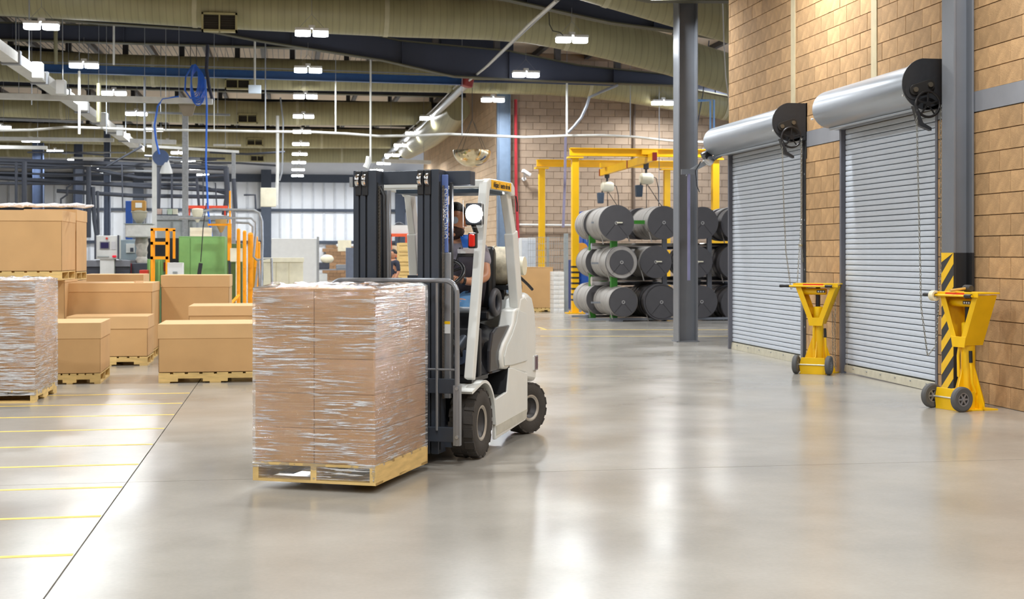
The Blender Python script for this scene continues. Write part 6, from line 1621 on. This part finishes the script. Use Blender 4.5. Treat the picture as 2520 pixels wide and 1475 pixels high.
MB().box(.2, .8, .9, .95, 1.6, 2.1).build('notice_board', M_cream, wb)
# fan, orange rack, wooden crates, worker
fan = thing('floor_fan', 'round dark drum fan seen between the mast rails', 'fan', AY(982, 563, 40))
fr1 = 16 * zY(982, 40) / F_PX
MB().lathe([(fr1 * .94, -.08), (fr1, -.06), (fr1, .08), (fr1 * .94, .1)], (0, 0, 0), 'y', 28).build('fan_ring', M_grey, fan, smooth=True)
for k in range(5): a = 2 * math.pi * k / 5; MB().prism([(0, -.02), (fr1 * .85, -.07), (fr1 * .9, .05), (0, .03)], 'y', -.01, .01).build('fan_blade', M_dk, fan, rot=(0, a, 0))
for k in range(5): MB().tube([(fr1 * (k + 1) / 5.5 * math.cos(a), -.09, fr1 * (k + 1) / 5.5 * math.sin(a)) for a in [2 * math.pi * j / 20 for j in range(20)]], .006, 5, close=True).build('fan_guard', M_dk, fan)
MB().cyl((0, 0, 0), (0, 0, -fan.location.z), .03, n=8).build('fan_stand', M_dk, fan)
orr = thing('orange_rack', 'orange red storage rack behind the forklift mast', 'rack', (AY(980, 640, 36).x, 36, 0))
za = AY(980, 578, 36).z; M_orr = mat('orange red', (232, 96, 58), .5)
for x in (-.2, .28):
    for y in (0, .8): MB().box(x - .03, x + .03, y - .03, y + .03, 0, za).build('rack_upright', M_orr, orr)
for k in range(4): z = .3 + k * (za - .35) / 3; MB().box(-.2, .28, -.03, .03, z, z + .08).build('rack_beam', M_orr, orr); MB().box(-.18, .26, .05, .75, z + .08, z + .3).build('rack_load', M_white if k % 2 else M_cream, orr)
for k in range(7):
    p = AY(996, 650, 35)
    t = MB().box(-.14, .16, 0, .8, 0, .245).build('wood_crate', M_wood, None, (p.x, 35, k * .25), bevel=.004); tag(t, 'pale wooden crate, %s from the floor behind the mast' % ORD[k], 'crate', 'wooden crates behind the mast')
    MB().box(-.15, .17, -.015, 0, .02, .06).build('crate_slat', M_wood, t); MB().box(-.15, .17, -.015, 0, .18, .22).build('crate_slat', M_wood, t)
# worker standing far behind
p = AY(968, 690, 33); wk = thing('person', 'distant worker in dark shirt and trousers seen between mast rails', 'person', (p.x, 33, 0), R(-60)); 
sc_h = (AY(968, 615, 33).z) / 1.74
J2 = [(0, 0, .92, .13), (0, 0, 1.1, .125), (0, 0, 1.3, (.15, .10)), (0, 0, 1.43, (.10, .08)), (0, 0, 1.5, .05), (.2, 0, 1.40, .05), (.25, 0, 1.15, .042), (.22, -.12, .93, .034), (.2, -.18, .88, .03), (-.2, 0, 1.40, .05), (-.25, 0, 1.15, .042), (-.2, -.14, .95, .034), (-.16, -.2, .92, .03), (.1, 0, .88, .085), (.1, .01, .5, .06), (.1, .02, .1, .045), (.1, -.12, .05, .04), (-.1, 0, .88, .085), (-.1, .01, .5, .06), (-.1, .02, .1, .045), (-.1, -.12, .05, .04)]
E2 = [(0, 1), (1, 2), (2, 3), (3, 4), (3, 5), (5, 6), (6, 7), (7, 8), (3, 9), (9, 10), (10, 11), (11, 12), (0, 13), (13, 14), (14, 15), (15, 16), (0, 17), (17, 18), (18, 19), (19, 20)]
def S(j): return [(a * sc_h, b * sc_h, c * sc_h, tuple(q * sc_h for q in r) if isinstance(r, tuple) else r * sc_h) for a, b, c, r in j]
v, f_ = skin(S(J2), E2); b_ = MB().add(v, f_); add_head(b_, (0, -.01 * sc_h, 1.62 * sc_h), sc_h)
for s in (-1, 1):
    for k in range(4):
        h0 = Vector((s * .18, -.19 + .012 * k, .88 if s > 0 else .91)) * sc_h; b_.tube([h0, h0 + Vector((0, -.03, -.04)), h0 + Vector((0, -.03, -.075))], [.009, .008, .006], 6)
b_.build('body', M_skin, wk, smooth=True)
def G(idx, gr, m, nm):
    jj = [J2[i][:3] + ((tuple(q + gr for q in J2[i][3]) if isinstance(J2[i][3], tuple) else J2[i][3] + gr),) for i in idx]; mp_ = {k: i for i, k in enumerate(idx)}
    v, f_ = skin(S(jj), [(mp_[a], mp_[b]) for a, b in E2 if a in mp_ and b in mp_]); MB().add(v, f_).build(nm, m, wk, smooth=True)
M_dshirt = mat('navy shirt', (40, 44, 60), .8)
G([0, 1, 2, 3, 5, 6, 9, 10], .014, M_dshirt, 'shirt'); G([0, 13, 14, 15, 17, 18, 19], .014, mat('navy trousers', (34, 44, 66), .8), 'trousers')
MB().sphere(Vector((0, .01, 1.645)) * sc_h, (.085 * sc_h, .105 * sc_h, .115 * sc_h), 18, 12, hair_fn).build('hair', M_hair, wk, smooth=True)
for s in (-1, 1): MB().sphere(Vector((s * .1, -.06, .04)) * sc_h, (.05, .13, .05), 12, 8).build('shoe', M_black, wk, smooth=True)
# cabinet and goods by the fence
bx('white_cabinet', 'white cabinet with red base behind the wire fence', 'cabinet', 1283, 1319, 586, 656, 37.5, .5, M_white, [('red_shelf', -.02, .98, .18, .33, mat('shelf maroon', (150, 40, 50), .5), .05), ('lower_drawer', .05, .9, .0, .14, M_lgrey, .04), ('cabinet_door', .04, .94, .38, .97, mat('speckled door', (216, 222, 228), .5), .015)])
# blue machine behind rack
bm = bx('blue_machine', 'blue steel frame machine behind the hose roll rack', 'machine', 1434, 1456, 520, 720, 35.5, .8, M_blue, [('blue_panel', .1, .9, .5, .8, mat('blue light', (50, 100, 190), .5), .03)], floor=True)
bx('blue_cage', 'low dark blue bin between crane post and rack', 'bin', 1408, 1440, 640, 772, 35.8, .6, mat('deep blue', (26, 54, 120), .5), [('bin_band', 0, 1, .6, .66, M_blue, .03), ('bin_band', 0, 1, .2, .26, M_blue, .03)], floor=True)
a = AY(1456, 607, 35); b = AY(1650, 607, 35); t = MB().box(0, b.x - a.x, -.05, .05, -.08, .08).build('blue_rail', M_blue, None, a); tag(t, 'blue rail seen between top and middle roll rows', 'rail')
yb_ = MB().box(-.26, .26, 0, .5, -.22, .22).build('yellow_bin', M_yelc, None, AY(1782, 597, 34), bevel=.02); tag(yb_, 'yellow motor cover glimpsed behind the roll at the dock door', 'machine cover')
t = MB().cyl((0, 0, 0), (0, -.06, 0), .16, n=20).build('beacon_disc', mat('amber', (232, 160, 60), .4), None, AY(1431, 613, 35.2)); tag(t, 'amber round lamp left of the blue machine', 'lamp')
